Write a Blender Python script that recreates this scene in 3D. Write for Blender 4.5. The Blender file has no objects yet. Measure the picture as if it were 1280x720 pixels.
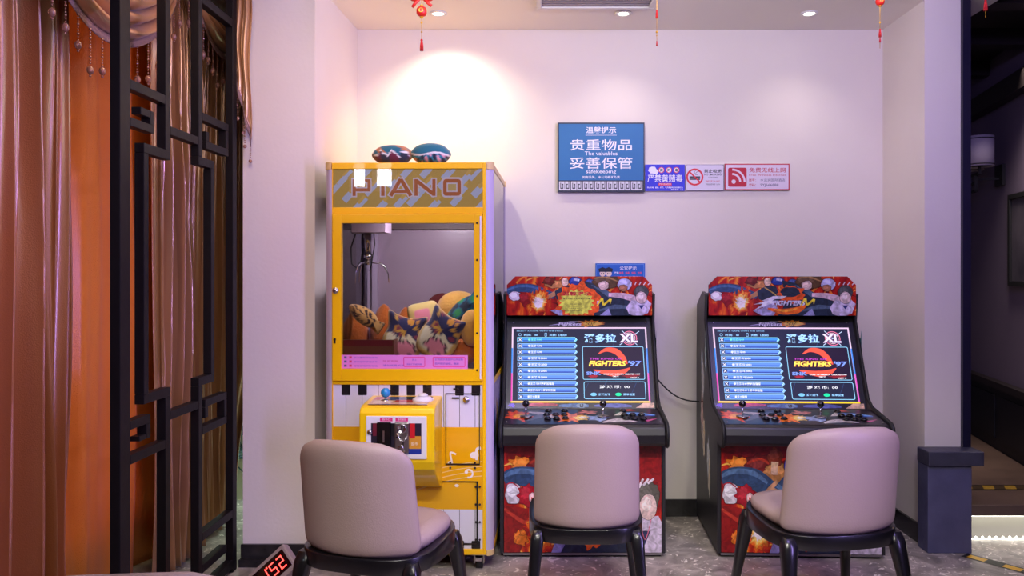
import bpy, bmesh, math, random
from math import sin, cos, pi, sqrt, radians as R
from mathutils import Vector, Matrix
from mathutils.geometry import tessellate_polygon

SC = bpy.context.scene
COL = SC.collection
random.seed(7)

# ------------------------------------------------------------------ camera
cam = bpy.data.objects.new('camera', bpy.data.cameras.new('camera'))
COL.objects.link(cam)
cam.location = (0, 0, 1.38)
cam.rotation_euler = (R(90), 0, 0)
cam.data.sensor_width = 36
cam.data.lens = 28.125
cam.data.shift_x = -0.0297
cam.data.shift_y = -0.0156
cam.data.clip_start = 0.05
SC.camera = cam

# ------------------------------------------------------------------ world, exposure
w = bpy.data.worlds.new('world'); SC.world = w; w.use_nodes = True
w.node_tree.nodes['Background'].inputs[0].default_value = (0.30, 0.25, 0.42, 1)
w.node_tree.nodes['Background'].inputs[1].default_value = 0.12
SC.view_settings.view_transform = 'Standard'
SC.view_settings.look = 'None'
SC.view_settings.gamma = 1
SC.view_settings.use_curve_mapping = False
SC.view_settings.exposure = 0.18
SC.cycles.max_bounces = 7
SC.cycles.diffuse_bounces = 4
SC.cycles.transparent_max_bounces = 16
SC.cycles.sample_clamp_indirect = 4
SC.cycles.caustics_reflective = False
SC.cycles.caustics_refractive = False

def area(name, loc, target, sx, sy, power, col):
    d = bpy.data.lights.new(name, 'AREA'); d.shape = 'RECTANGLE'; d.size = sx; d.size_y = sy
    d.energy = power; d.color = col
    o = bpy.data.objects.new(name, d); COL.objects.link(o); o.location = loc
    o.rotation_euler = (Vector(target) - Vector(loc)).to_track_quat('-Z', 'Y').to_euler()
    return o
def spot(name, loc, target, power, col, size=60, blend=.6, rad=.03):
    d = bpy.data.lights.new(name, 'SPOT'); d.energy = power; d.color = col
    d.spot_size = R(size); d.spot_blend = blend; d.shadow_soft_size = rad
    o = bpy.data.objects.new(name, d); COL.objects.link(o); o.location = loc
    o.rotation_euler = (Vector(target) - Vector(loc)).to_track_quat('-Z', 'Y').to_euler()
    return o
o = area('warm_front_fill', (0.4, 0.1, 2.70), (0.3, 3.0, 0.5), 1.8, 0.6, 20, (1.0, .93, .84)); o.data.spread = R(110)  # added fill from the camera side for the chair backs, no fitting modelled
area('ceiling_bounce_fill', (0.45, 2.95, 2.52), (0.45, 3.3, 2.75), 2.2, 0.1, 11, (1.0, .97, .86))  # added upward fill standing in for light bounced off the ceiling
area('violet_lamp_left', (-0.3, 1.9, 2.68), (-1.3, 3.9, 1.1), 0.7, 0.3, 8, (.46, .38, 1.0))
area('violet_lamp_right', (1.45, 2.1, 2.68), (1.7, 4.4, 1.5), 0.5, 0.3, 22, (.40, .28, 1.0))
o = area('violet_side_fill', (2.0, 1.75, 1.45), (-1.5, 3.1, 1.45), 0.12, 1.8, 22, (.46, .33, 1.0)); o.data.spread = R(105)  # unseen tall light, added to streak the curtain folds with violet
spot('violet_curtain_beam', (1.2, 1.2, 2.5), (-1.75, 2.85, 1.35), 95, (.58, .42, 1.0), 32, 1, .05)  # extra violet spot, added for highlights on the left curtains
o = area('dim_room_warm', (2.75, 4.7, 2.6), (2.75, 4.9, 0), .3, .3, 7, (1.0, .84, .70)); o.data.spread = R(90)  # unseen fill added to brighten the step tread
area('warm_curtain_fill', (-1.25, 2.9, 2.72), (-1.75, 3.1, 1.2), 0.25, 1.4, 13, (1.0, .66, .36))  # added warm fill that brightens the curtains from above
area('curtain_backlight', (-1.945, 3.2, 1.35), (-1.0, 3.2, 1.35), 1.1, 2.2, 9, (1.0, .78, .34))  # area light added between curtain and wall, there is no window
area('cyan_niche_fill', (-1.62, 4.66, 1.0), (-1.72, 4.86, 0.4), 0.1, 0.1, 6, (.70, 1.0, .90))  # hidden greenish fill added to brighten the cable niche
area('dim_room_violet', (3.0, 3.4, 2.5), (2.7, 6.0, 1.0), 0.4, 0.6, 14, (.50, .38, 1.0))
spot('claw_interior_fill', (-.55, 3.86, 1.72), (-.58, 4.10, 1.15), 12, (1.0, .90, .96), 165, .6, .02)  # hidden spot added to brighten the inside of the case
spot('downlight_beam', (-0.55, 4.20, 2.735), (-0.50, 4.47, 1.9), 33, (1.0, .91, .66), 120, .9)
spot('downlight_beam', (0.427, 4.20, 2.735), (0.427, 4.32, 1.0), 11, (1.0, .88, .78), 110, 1)
spot('downlight_beam', (1.41, 4.20, 2.735), (1.43, 4.32, 1.0), 8, (1.0, .86, .78), 110, 1)
for sx_, tx_ in ((-.40, -.40), (.2, .25), (.95, 1.15)):
    spot('front_fill_spot', (sx_, 1.0, 2.735), (tx_, 3.1, .25), 146, (1.0, .96, .84), 56, 1, .10)  # unseen spots added to brighten chairs, cabinet fronts and floor

# ------------------------------------------------------------------ colour + materials
def s2l(v):
    v /= 255.0
    return v / 12.92 if v <= .04045 else ((v + .055) / 1.055) ** 2.4
def rgb(r, g, b): return (s2l(r), s2l(g), s2l(b))

def mat(name, col, rough=.5, metal=0, spec=.5, emit=None, es=0, noise=None, bump=None, coat=0, sheen=0, alpha=None, trans=0):
    m = bpy.data.materials.new(name); m.use_nodes = True
    nt = m.node_tree; b = nt.nodes['Principled BSDF']
    b.inputs['Base Color'].default_value = (*col, 1)
    b.inputs['Roughness'].default_value = rough
    b.inputs['Metallic'].default_value = metal
    b.inputs['Specular IOR Level'].default_value = spec
    b.inputs['Coat Weight'].default_value = coat
    b.inputs['Sheen Weight'].default_value = sheen
    b.inputs['Transmission Weight'].default_value = trans
    if emit:
        b.inputs['Emission Color'].default_value = (*emit, 1)
        b.inputs['Emission Strength'].default_value = es
    tc = None
    if noise or bump:
        tc = nt.nodes.new('ShaderNodeTexCoord')
    if noise:                       # (scale, second colour, amount-contrast)
        n = nt.nodes.new('ShaderNodeTexNoise'); n.inputs['Scale'].default_value = noise[0]
        n.inputs['Detail'].default_value = 6
        nt.links.new(tc.outputs['Object'], n.inputs['Vector'])
        r = nt.nodes.new('ShaderNodeValToRGB')
        r.color_ramp.elements[0].position = .5 - noise[2]; r.color_ramp.elements[1].position = .5 + noise[2]
        r.color_ramp.elements[0].color = (*col, 1); r.color_ramp.elements[1].color = (*noise[1], 1)
        nt.links.new(n.outputs['Fac'], r.inputs['Fac']); nt.links.new(r.outputs['Color'], b.inputs['Base Color'])
    if bump:                        # (scale, strength)
        n2 = nt.nodes.new('ShaderNodeTexNoise'); n2.inputs['Scale'].default_value = bump[0]
        n2.inputs['Detail'].default_value = 3
        nt.links.new(tc.outputs['Object'], n2.inputs['Vector'])
        bp = nt.nodes.new('ShaderNodeBump'); bp.inputs['Strength'].default_value = bump[1]; bp.inputs['Distance'].default_value = .01
        nt.links.new(n2.outputs['Fac'], bp.inputs['Height']); nt.links.new(bp.outputs['Normal'], b.inputs['Normal'])
    return m

def glass_mat(name, tint, refl=1.0):
    m = bpy.data.materials.new(name); m.use_nodes = True; nt = m.node_tree
    nt.nodes.clear()
    o = nt.nodes.new('ShaderNodeOutputMaterial'); mx = nt.nodes.new('ShaderNodeMixShader')
    t = nt.nodes.new('ShaderNodeBsdfTransparent'); t.inputs[0].default_value = (*tint, 1)
    g = nt.nodes.new('ShaderNodeBsdfGlossy'); g.inputs['Roughness'].default_value = .01
    f = nt.nodes.new('ShaderNodeFresnel'); f.inputs[0].default_value = 1.5
    mu = nt.nodes.new('ShaderNodeMath'); mu.operation = 'MULTIPLY'; mu.inputs[1].default_value = refl
    nt.links.new(f.outputs[0], mu.inputs[0]); nt.links.new(mu.outputs[0], mx.inputs[0])
    nt.links.new(t.outputs[0], mx.inputs[1]); nt.links.new(g.outputs[0], mx.inputs[2])
    nt.links.new(mx.outputs[0], o.inputs[0])
    return m

def print_mat(name, rough=.35, emit=0, flame=False, coat=0.0):
    """flat print: colour comes from the mesh's face colours; where alpha is 0 the printed flames show"""
    m = bpy.data.materials.new(name); m.use_nodes = True; nt = m.node_tree
    b = nt.nodes['Principled BSDF']; b.inputs['Roughness'].default_value = rough
    b.inputs['Coat Weight'].default_value = coat
    a = nt.nodes.new('ShaderNodeVertexColor'); a.layer_name = 'Col'
    out = a.outputs['Color']
    if flame:
        tc = nt.nodes.new('ShaderNodeTexCoord')
        mp = nt.nodes.new('ShaderNodeMapping'); mp.inputs['Scale'].default_value = (7, 7, 3.6)
        mp.inputs['Rotation'].default_value = (0, .6, 0)
        nt.links.new(tc.outputs['Object'], mp.inputs['Vector'])
        n = nt.nodes.new('ShaderNodeTexNoise'); n.inputs['Scale'].default_value = 1.6; n.inputs['Detail'].default_value = 5
        n.inputs['Distortion'].default_value = 1.6
        nt.links.new(mp.outputs[0], n.inputs['Vector'])
        r = nt.nodes.new('ShaderNodeValToRGB'); e = r.color_ramp.elements
        e[0].position = .30; e[0].color = (*rgb(92, 8, 16), 1)
        e[1].position = .78; e[1].color = (*rgb(255, 225, 150), 1)
        for p, c in ((.46, rgb(176, 18, 22)), (.56, rgb(205, 40, 20)), (.63, rgb(240, 105, 25)), (.70, rgb(250, 170, 50))):
            x = e.new(p); x.color = (*c, 1)
        nt.links.new(n.outputs['Fac'], r.inputs['Fac'])
        mx = nt.nodes.new('ShaderNodeMix'); mx.data_type = 'RGBA'
        nt.links.new(a.outputs['Alpha'], mx.inputs[0]); nt.links.new(r.outputs['Color'], mx.inputs[6])
        n3 = nt.nodes.new('ShaderNodeTexNoise'); n3.inputs['Scale'].default_value = 26; n3.inputs['Detail'].default_value = 4; n3.inputs['Distortion'].default_value = 1.5
        nt.links.new(tc.outputs['Object'], n3.inputs['Vector'])
        r3 = nt.nodes.new('ShaderNodeMapRange'); r3.inputs[1].default_value = .35; r3.inputs[2].default_value = .65; r3.inputs[3].default_value = .62; r3.inputs[4].default_value = 1.25
        nt.links.new(n3.outputs['Fac'], r3.inputs[0])
        vm = nt.nodes.new('ShaderNodeVectorMath'); vm.operation = 'SCALE'
        nt.links.new(a.outputs['Color'], vm.inputs[0]); nt.links.new(r3.outputs[0], vm.inputs['Scale'])
        nt.links.new(vm.outputs[0], mx.inputs[7]); out = mx.outputs[2]
    if emit:
        b.inputs['Specular IOR Level'].default_value = .25
        b.inputs['Base Color'].default_value = (.01, .01, .012, 1)
        nt.links.new(out, b.inputs['Emission Color']); b.inputs['Emission Strength'].default_value = emit
    else:
        nt.links.new(out, b.inputs['Base Color'])
    return m

def attr_mat(name, rough=.8, bump=None, sheen=.3):
    m = print_mat(name, rough); nt = m.node_tree; b = nt.nodes['Principled BSDF']
    b.inputs['Sheen Weight'].default_value = sheen
    if bump:
        n2 = nt.nodes.new('ShaderNodeTexNoise'); n2.inputs['Scale'].default_value = bump[0]
        bp = nt.nodes.new('ShaderNodeBump'); bp.inputs['Strength'].default_value = bump[1]; bp.inputs['Distance'].default_value = .01
        nt.links.new(n2.outputs['Fac'], bp.inputs['Height']); nt.links.new(bp.outputs['Normal'], b.inputs['Normal'])
    return m

M = {}
M['wall'] = mat('white_wall_paint', rgb(232, 224, 218), .75, bump=(60, .06), noise=(2.5, rgb(226, 217, 211), .3))
M['ceiling'] = mat('ceiling_paint', rgb(236, 230, 226), .8)
M['base'] = mat('black_stone_skirting', rgb(26, 26, 28), .25, noise=(14, rgb(48, 46, 48), .2))
M['plinth'] = mat('blue_grey_stone', rgb(72, 72, 104), .55, noise=(9, rgb(88, 88, 122), .25), bump=(40, .25))
M['plinthcap'] = mat('dark_grey_stone', rgb(48, 47, 62), .45, noise=(12, rgb(66, 66, 84), .25), bump=(40, .25))
M['black'] = mat('black_powder_coat', rgb(22, 22, 25), .38)
M['blackm'] = mat('matt_black', rgb(16, 16, 18), .6)
M['charcoal'] = mat('charcoal_laminate', rgb(40, 38, 42), .45, bump=(300, .05))
M['lacq'] = mat('black_lacquered_wood', rgb(11, 10, 14), .5, spec=.2, noise=(5, rgb(20, 17, 20), .3), bump=(25, .1))
M['chairwood'] = mat('black_chair_wood', rgb(12, 11, 14), .3, coat=.3)
M['leather'] = mat('taupe_leatherette', rgb(170, 148, 142), .48, bump=(220, .10), noise=(3, rgb(160, 138, 133), .35))
M['yellow'] = mat('yellow_enamel', rgb(252, 196, 8), .3, coat=.3)
M['yellowp'] = mat('yellow_plastic', rgb(255, 208, 6), .33, coat=.4)
M['lilac'] = mat('pale_lilac_column', rgb(196, 182, 208), .3, coat=.3)
M['cap'] = mat('beige_corner_cap', rgb(222, 192, 132), .45)
M['sidep'] = mat('pale_grey_side', rgb(206, 198, 204), .35)
M['white'] = mat('white_enamel', rgb(232, 228, 236), .35)
M['chrome'] = mat('chrome', rgb(200, 198, 205), .18, 1)
M['steel'] = mat('brushed_steel', rgb(165, 162, 165), .32, 1)
M['bolt'] = mat('dark_bolt', rgb(70, 60, 60), .35, .8)
M['blue'] = mat('blue_plastic', rgb(20, 140, 205), .25, coat=.5)
M['blackgloss'] = mat('black_gloss', rgb(10, 10, 12), .12, coat=.5)
M['rubber'] = mat('rubber', rgb(24, 24, 26), .7)
M['inner'] = mat('lilac_grey_interior', rgb(176, 158, 176), .3, coat=.2)
M['chute'] = mat('brown_acrylic', rgb(120, 72, 50), .3)
M['glass'] = glass_mat('clear_glass', (.95, .93, .97), 1.6)
M['glass2'] = glass_mat('side_glass', (.86, .84, .90), 1.2)
M['screenglass'] = glass_mat('screen_glass', (.97, .97, .97), .7)
M['print'] = print_mat('printed_sticker', .4)
M['printgloss'] = print_mat('glossy_print', .16, coat=.3)
M['flame'] = print_mat('printed_artwork', .3, flame=True, coat=.2)
M['litprint'] = print_mat('backlit_marquee_print', .3, coat=.2)
_b = M['litprint'].node_tree; _b.links.new([n for n in _b.nodes if n.type == 'VERTEX_COLOR'][0].outputs[0], _b.nodes['Principled BSDF'].inputs['Emission Color']); _b.nodes['Principled BSDF'].inputs['Emission Strength'].default_value = .28
M['screen'] = print_mat('lit_screen', .45, emit=1.2)
M['signprint'] = print_mat('sign_print', .5)
M['plush'] = attr_mat('printed_plush', .85, (120, .3))
M['plusho'] = mat('orange_plush', rgb(206, 112, 26), .95, bump=(90, .6), sheen=.5, noise=(20, rgb(180, 90, 20), .3))
M['plushy'] = mat('yellow_plush', rgb(235, 184, 88), .95, bump=(90, .5), sheen=.5, noise=(20, rgb(222, 165, 70), .3))
M['plushg'] = mat('green_felt', rgb(80, 180, 60), .9, bump=(90, .3))
M['plushr'] = mat('maroon_plush', rgb(96, 28, 30), .9, bump=(90, .4))
M['red'] = mat('red_plastic', rgb(205, 30, 26), .4)
M['gold'] = mat('gold_paint', rgb(215, 165, 50), .35, .5)
M['redthread'] = mat('red_thread', rgb(190, 24, 30), .8)
M['lampglow'] = mat('lamp_glow', (1, 1, 1), .5, emit=(1.0, .93, .86), es=14)
M['ledstrip'] = mat('led_strip', (1, 1, 1), .5, emit=(1.0, .98, .86), es=1.6)
M['whiteplastic'] = mat('white_plastic', rgb(225, 222, 222), .5)
M['vent'] = mat('vent_grey', rgb(150, 140, 150), .5)
M['shade'] = mat('lamp_shade_fabric', rgb(178, 170, 190), .8)
M['redled'] = mat('red_led', (.1, 0, 0), .5, emit=(1.0, .05, .04), es=5)
M['displaycase'] = mat('grey_plastic_case', rgb(158, 140, 140), .45)
M['darkred'] = mat('dark_red_window', rgb(30, 4, 8), .15)
M['cablegreen'] = mat('teal_cable', rgb(20, 70, 80), .5)
M['darkwood'] = mat('dark_brown_timber', rgb(26, 20, 24), .5, noise=(6, rgb(36, 28, 30), .3))
M['darkwall'] = mat('dim_lilac_wall', rgb(104, 92, 116), .8, bump=(40, .05))
M['wain'] = mat('black_wainscot', rgb(20, 20, 28), .5)
M['bead'] = mat('clear_beads', rgb(205, 150, 130), .12, trans=.6, coat=.5)
M['trimlace'] = mat('braid_trim', rgb(150, 118, 112), .7, bump=(180, .8))

def satin(name, c1, c2, rough, tl=0.0, bumps=(160, .15), dots=None):
    m = mat(name, c1, rough, spec=.7, noise=(1.2, c2, .35), bump=bumps, sheen=.2)
    nt = m.node_tree; b = nt.nodes['Principled BSDF']
    b.inputs['Specular IOR Level'].default_value = 1.0; b.inputs['Metallic'].default_value = .25
    if tl:
        o = nt.nodes['Material Output']; t = nt.nodes.new('ShaderNodeBsdfTranslucent'); t.inputs[0].default_value = (*c1, 1)
        mx = nt.nodes.new('ShaderNodeMixShader'); mx.inputs[0].default_value = tl
        nt.links.new(b.outputs[0], mx.inputs[1]); nt.links.new(t.outputs[0], mx.inputs[2]); nt.links.new(mx.outputs[0], o.inputs[0])
    return m
M['drape'] = satin('bronze_drape_fabric', rgb(188, 112, 48), rgb(158, 84, 34), .36, .06, (240, .22))
M['orange'] = satin('orange_jacquard', rgb(244, 156, 14), rgb(234, 142, 10), .40, .30, (260, .8))
M['satin'] = satin('champagne_satin', rgb(196, 144, 96), rgb(176, 124, 80), .22, .03, (8, .05))

for k_, w_ in (('drape', .8), ('satin', .5), ('orange', .25)):
    M[k_].node_tree.nodes['Principled BSDF'].inputs['Coat Weight'].default_value = w_
    M[k_].node_tree.nodes['Principled BSDF'].inputs['Coat Roughness'].default_value = .26
    M[k_].node_tree.nodes['Principled BSDF'].inputs['Coat IOR'].default_value = 1.9
def floor_mat():
    m = bpy.data.materials.new('grey_marbled_floor'); m.use_nodes = True; nt = m.node_tree; b = nt.nodes['Principled BSDF']
    tc = nt.nodes.new('ShaderNodeTexCoord')
    n = nt.nodes.new('ShaderNodeTexNoise'); n.inputs['Scale'].default_value = 5.5; n.inputs['Detail'].default_value = 9; n.inputs['Distortion'].default_value = 1.2
    n.inputs['Roughness'].default_value = .65
    nt.links.new(tc.outputs['Object'], n.inputs['Vector'])
    r = nt.nodes.new('ShaderNodeValToRGB'); e = r.color_ramp.elements
    e[0].position = .33; e[0].color = (*rgb(112, 106, 100), 1); e[1].position = .75; e[1].color = (*rgb(214, 204, 194), 1)
    x = e.new(.52); x.color = (*rgb(162, 152, 144), 1)
    nt.links.new(n.outputs['Fac'], r.inputs['Fac'])
    n2 = nt.nodes.new('ShaderNodeTexNoise'); n2.inputs['Scale'].default_value = 17; n2.inputs['Detail'].default_value = 3; n2.inputs['Distortion'].default_value = 2.0
    nt.links.new(tc.outputs['Object'], n2.inputs['Vector'])
    r2 = nt.nodes.new('ShaderNodeValToRGB'); r2.color_ramp.elements[0].position = .61; r2.color_ramp.elements[1].position = .65
    nt.links.new(n2.outputs['Fac'], r2.inputs['Fac'])
    mx = nt.nodes.new('ShaderNodeMix'); mx.data_type = 'RGBA'; mx.inputs[7].default_value = (*rgb(240, 232, 222), 1)
    nt.links.new(r2.outputs['Color'], mx.inputs[0]); nt.links.new(r.outputs['Color'], mx.inputs[6])
    nt.links.new(mx.outputs[2], b.inputs['Base Color'])
    b.inputs['Roughness'].default_value = .32
    bp = nt.nodes.new('ShaderNodeBump'); bp.inputs['Strength'].default_value = .12; bp.inputs['Distance'].default_value = .01
    nt.links.new(n.outputs['Fac'], bp.inputs['Height']); nt.links.new(bp.outputs['Normal'], b.inputs['Normal'])
    return m
M['floor'] = floor_mat()

# ------------------------------------------------------------------ mesh builder
class MB:
    def __init__(s): s.v = []; s.f = []; s.sm = []
    def add(s, vs, fs, smooth=False):
        k = len(s.v); s.v += [tuple(p) for p in vs]
        for f in fs: s.f.append([i + k for i in f]); s.sm.append(smooth)
        return s
    def box(s, x0, x1, y0, y1, z0, z1):
        return s.add([(x0,y0,z0),(x1,y0,z0),(x1,y1,z0),(x0,y1,z0),(x0,y0,z1),(x1,y0,z1),(x1,y1,z1),(x0,y1,z1)],
                     [(0,3,2,1),(4,5,6,7),(0,1,5,4),(1,2,6,5),(2,3,7,6),(3,0,4,7)])
    def loft(s, rings, cap=True, smooth=True):
        n = len(rings[0]); vs = [p for r in rings for p in r]; fs = []
        for i in range(len(rings) - 1):
            for j in range(n):
                a = i*n + j; b = i*n + (j+1) % n
                fs.append((a, b, b + n, a + n))
        s.add(vs, fs, smooth)
        if cap:
            k = len(s.v) - len(vs)
            s.f.append([k + j for j in range(n)][::-1]); s.sm.append(False)
            s.f.append([k + (len(rings)-1)*n + j for j in range(n)]); s.sm.append(False)
        return s
    def cyl(s, p0, p1, r0, r1=None, n=16, cap=True):
        r1 = r0 if r1 is None else r1
        p0 = Vector(p0); p1 = Vector(p1); d = (p1 - p0).normalized()
        a = d.orthogonal().normalized(); b = d.cross(a)
        ring = lambda p, r: [p + (a*cos(2*pi*i/n) + b*sin(2*pi*i/n))*r for i in range(n)]
        return s.loft([ring(p0, r0), ring(p1, r1)], cap)
    def tube(s, pts, r, n=8, cap=True):
        pts = [Vector(p) for p in pts]; rings = []
        d = (pts[1]-pts[0]).normalized(); a = d.orthogonal().normalized()
        rr = r if isinstance(r, (list, tuple)) else [r]*len(pts)
        for i, p in enumerate(pts):
            if i == 0: d = pts[1]-pts[0]
            elif i == len(pts)-1: d = pts[-1]-pts[-2]
            else: d = pts[i+1]-pts[i-1]
            d.normalize(); a = (a - d*a.dot(d)).normalized(); b = d.cross(a)
            rings.append([p + (a*cos(2*pi*j/n) + b*sin(2*pi*j/n))*rr[i] for j in range(n)])
        return s.loft(rings, cap)
    def lathe(s, prof, c=(0,0,0), axis='z', n=24):
        c = Vector(c); rings = []
        for r, h in prof:
            r = max(r, 1e-5)
            ring = []
            for j in range(n):
                t = 2*pi*j/n
                if axis == 'z': q = (r*cos(t), r*sin(t), h)
                elif axis == 'y': q = (r*cos(t), h, -r*sin(t))
                else: q = (h, r*cos(t), r*sin(t))
                ring.append(c + Vector(q))
            rings.append(ring)
        return s.loft(rings, True)
    def ball(s, c, r, n=14, sc=(1,1,1)):
        m = max(6, n//2)
        rings = []
        for i in range(m+1):
            ph = -pi/2 + pi*i/m; rr = max(cos(ph), 1e-4)
            rings.append([Vector(c) + Vector((rr*cos(2*pi*j/n)*sc[0], rr*sin(2*pi*j/n)*sc[1], sin(ph)*sc[2]))*r for j in range(n)])
        return s.loft(rings, False)
    def prism(s, poly, a0, a1, axis='x'):
        """poly: 2-D outline; axis x -> poly is (y,z); axis y -> (x,z); axis z -> (x,y)"""
        n = len(poly)
        def P(p, a): return (a, p[0], p[1]) if axis == 'x' else ((p[0], a, p[1]) if axis == 'y' else (p[0], p[1], a))
        vs = [P(p, a0) for p in poly] + [P(p, a1) for p in poly]
        tr = tessellate_polygon([[Vector((p[0], p[1], 0)) for p in poly]])
        fs = [tuple(t) for t in tr] + [tuple(i + n for i in t)[::-1] for t in tr]
        fs += [(i, (i+1) % n, (i+1) % n + n, i + n) for i in range(n)]
        return s.add(vs, fs)
    def grid(s, fn, nu, nv, smooth=True):
        vs = [fn(i/nu, j/nv) for j in range(nv+1) for i in range(nu+1)]
        fs = [(j*(nu+1)+i, j*(nu+1)+i+1, (j+1)*(nu+1)+i+1, (j+1)*(nu+1)+i) for j in range(nv) for i in range(nu)]
        return s.add(vs, fs, smooth)
    def build(s, name, m, parent=None, bevel=0, loc=None, rot=None, solid=0, subs=0):
        me = bpy.data.meshes.new(name); me.from_pydata([tuple(v) for v in s.v], [], s.f); me.update()
        bm = bmesh.new(); bm.from_mesh(me); bmesh.ops.recalc_face_normals(bm, faces=bm.faces); bm.to_mesh(me); bm.free()
        me.polygons.foreach_set('use_smooth', s.sm)
        o = bpy.data.objects.new(name, me); COL.objects.link(o); me.materials.append(m)
        if parent: o.parent = parent
        if loc: o.location = loc
        if rot: o.rotation_euler = rot
        if solid:
            q = o.modifiers.new('solid', 'SOLIDIFY'); q.thickness = solid
        if bevel:
            q = o.modifiers.new('bevel', 'BEVEL'); q.width = bevel; q.segments = 2; q.limit_method = 'ANGLE'; q.angle_limit = R(40)
        if subs:
            q = o.modifiers.new('subs', 'SUBSURF'); q.levels = subs; q.render_levels = subs
        return o

def thing(name, label, cat, loc=(0,0,0), rz=0, group=None):
    o = bpy.data.objects.new(name, None); COL.objects.link(o); o.empty_display_size = .1
    o.location = loc; o.rotation_euler = (0, 0, rz); o['label'] = label; o['category'] = cat
    if group: o['group'] = group
    return o
def tag(o, label=None, cat=None, group=None, kind=None):
    if label: o['label'] = label
    if cat: o['category'] = cat
    if group: o['group'] = group
    if kind: o['kind'] = kind
    return o
def struct(o, label=None, cat=None): return tag(o, label, cat, None, 'structure')
def box(name, m, parent, x0, x1, y0, y1, z0, z1, bevel=0): return MB().box(x0,x1,y0,y1,z0,z1).build(name, m, parent, bevel)
def copy_tree(o, parent=None):
    c = o.copy(); COL.objects.link(c)
    if parent: c.parent = parent
    for ch in [q for q in bpy.data.objects if q.parent == o and q is not c]: copy_tree(ch, c)
    return c

# ------------------------------------------------------------------ flat prints
_tc = {}
def text_tris(st, bold=0):
    k = (st, bold)
    if k in _tc: return _tc[k]
    cu = bpy.data.curves.new('t', 'FONT'); cu.body = st; cu.resolution_u = 2; cu.offset = bold
    o = bpy.data.objects.new('t', cu); COL.objects.link(o)
    me = bpy.data.meshes.new_from_object(o)
    vs = [(v.co.x, v.co.y) for v in me.vertices]; fs = [tuple(p.vertices) for p in me.polygons]
    bpy.data.objects.remove(o); bpy.data.curves.remove(cu); bpy.data.meshes.remove(me)
    _tc[k] = (vs, fs); return _tc[k]

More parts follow.
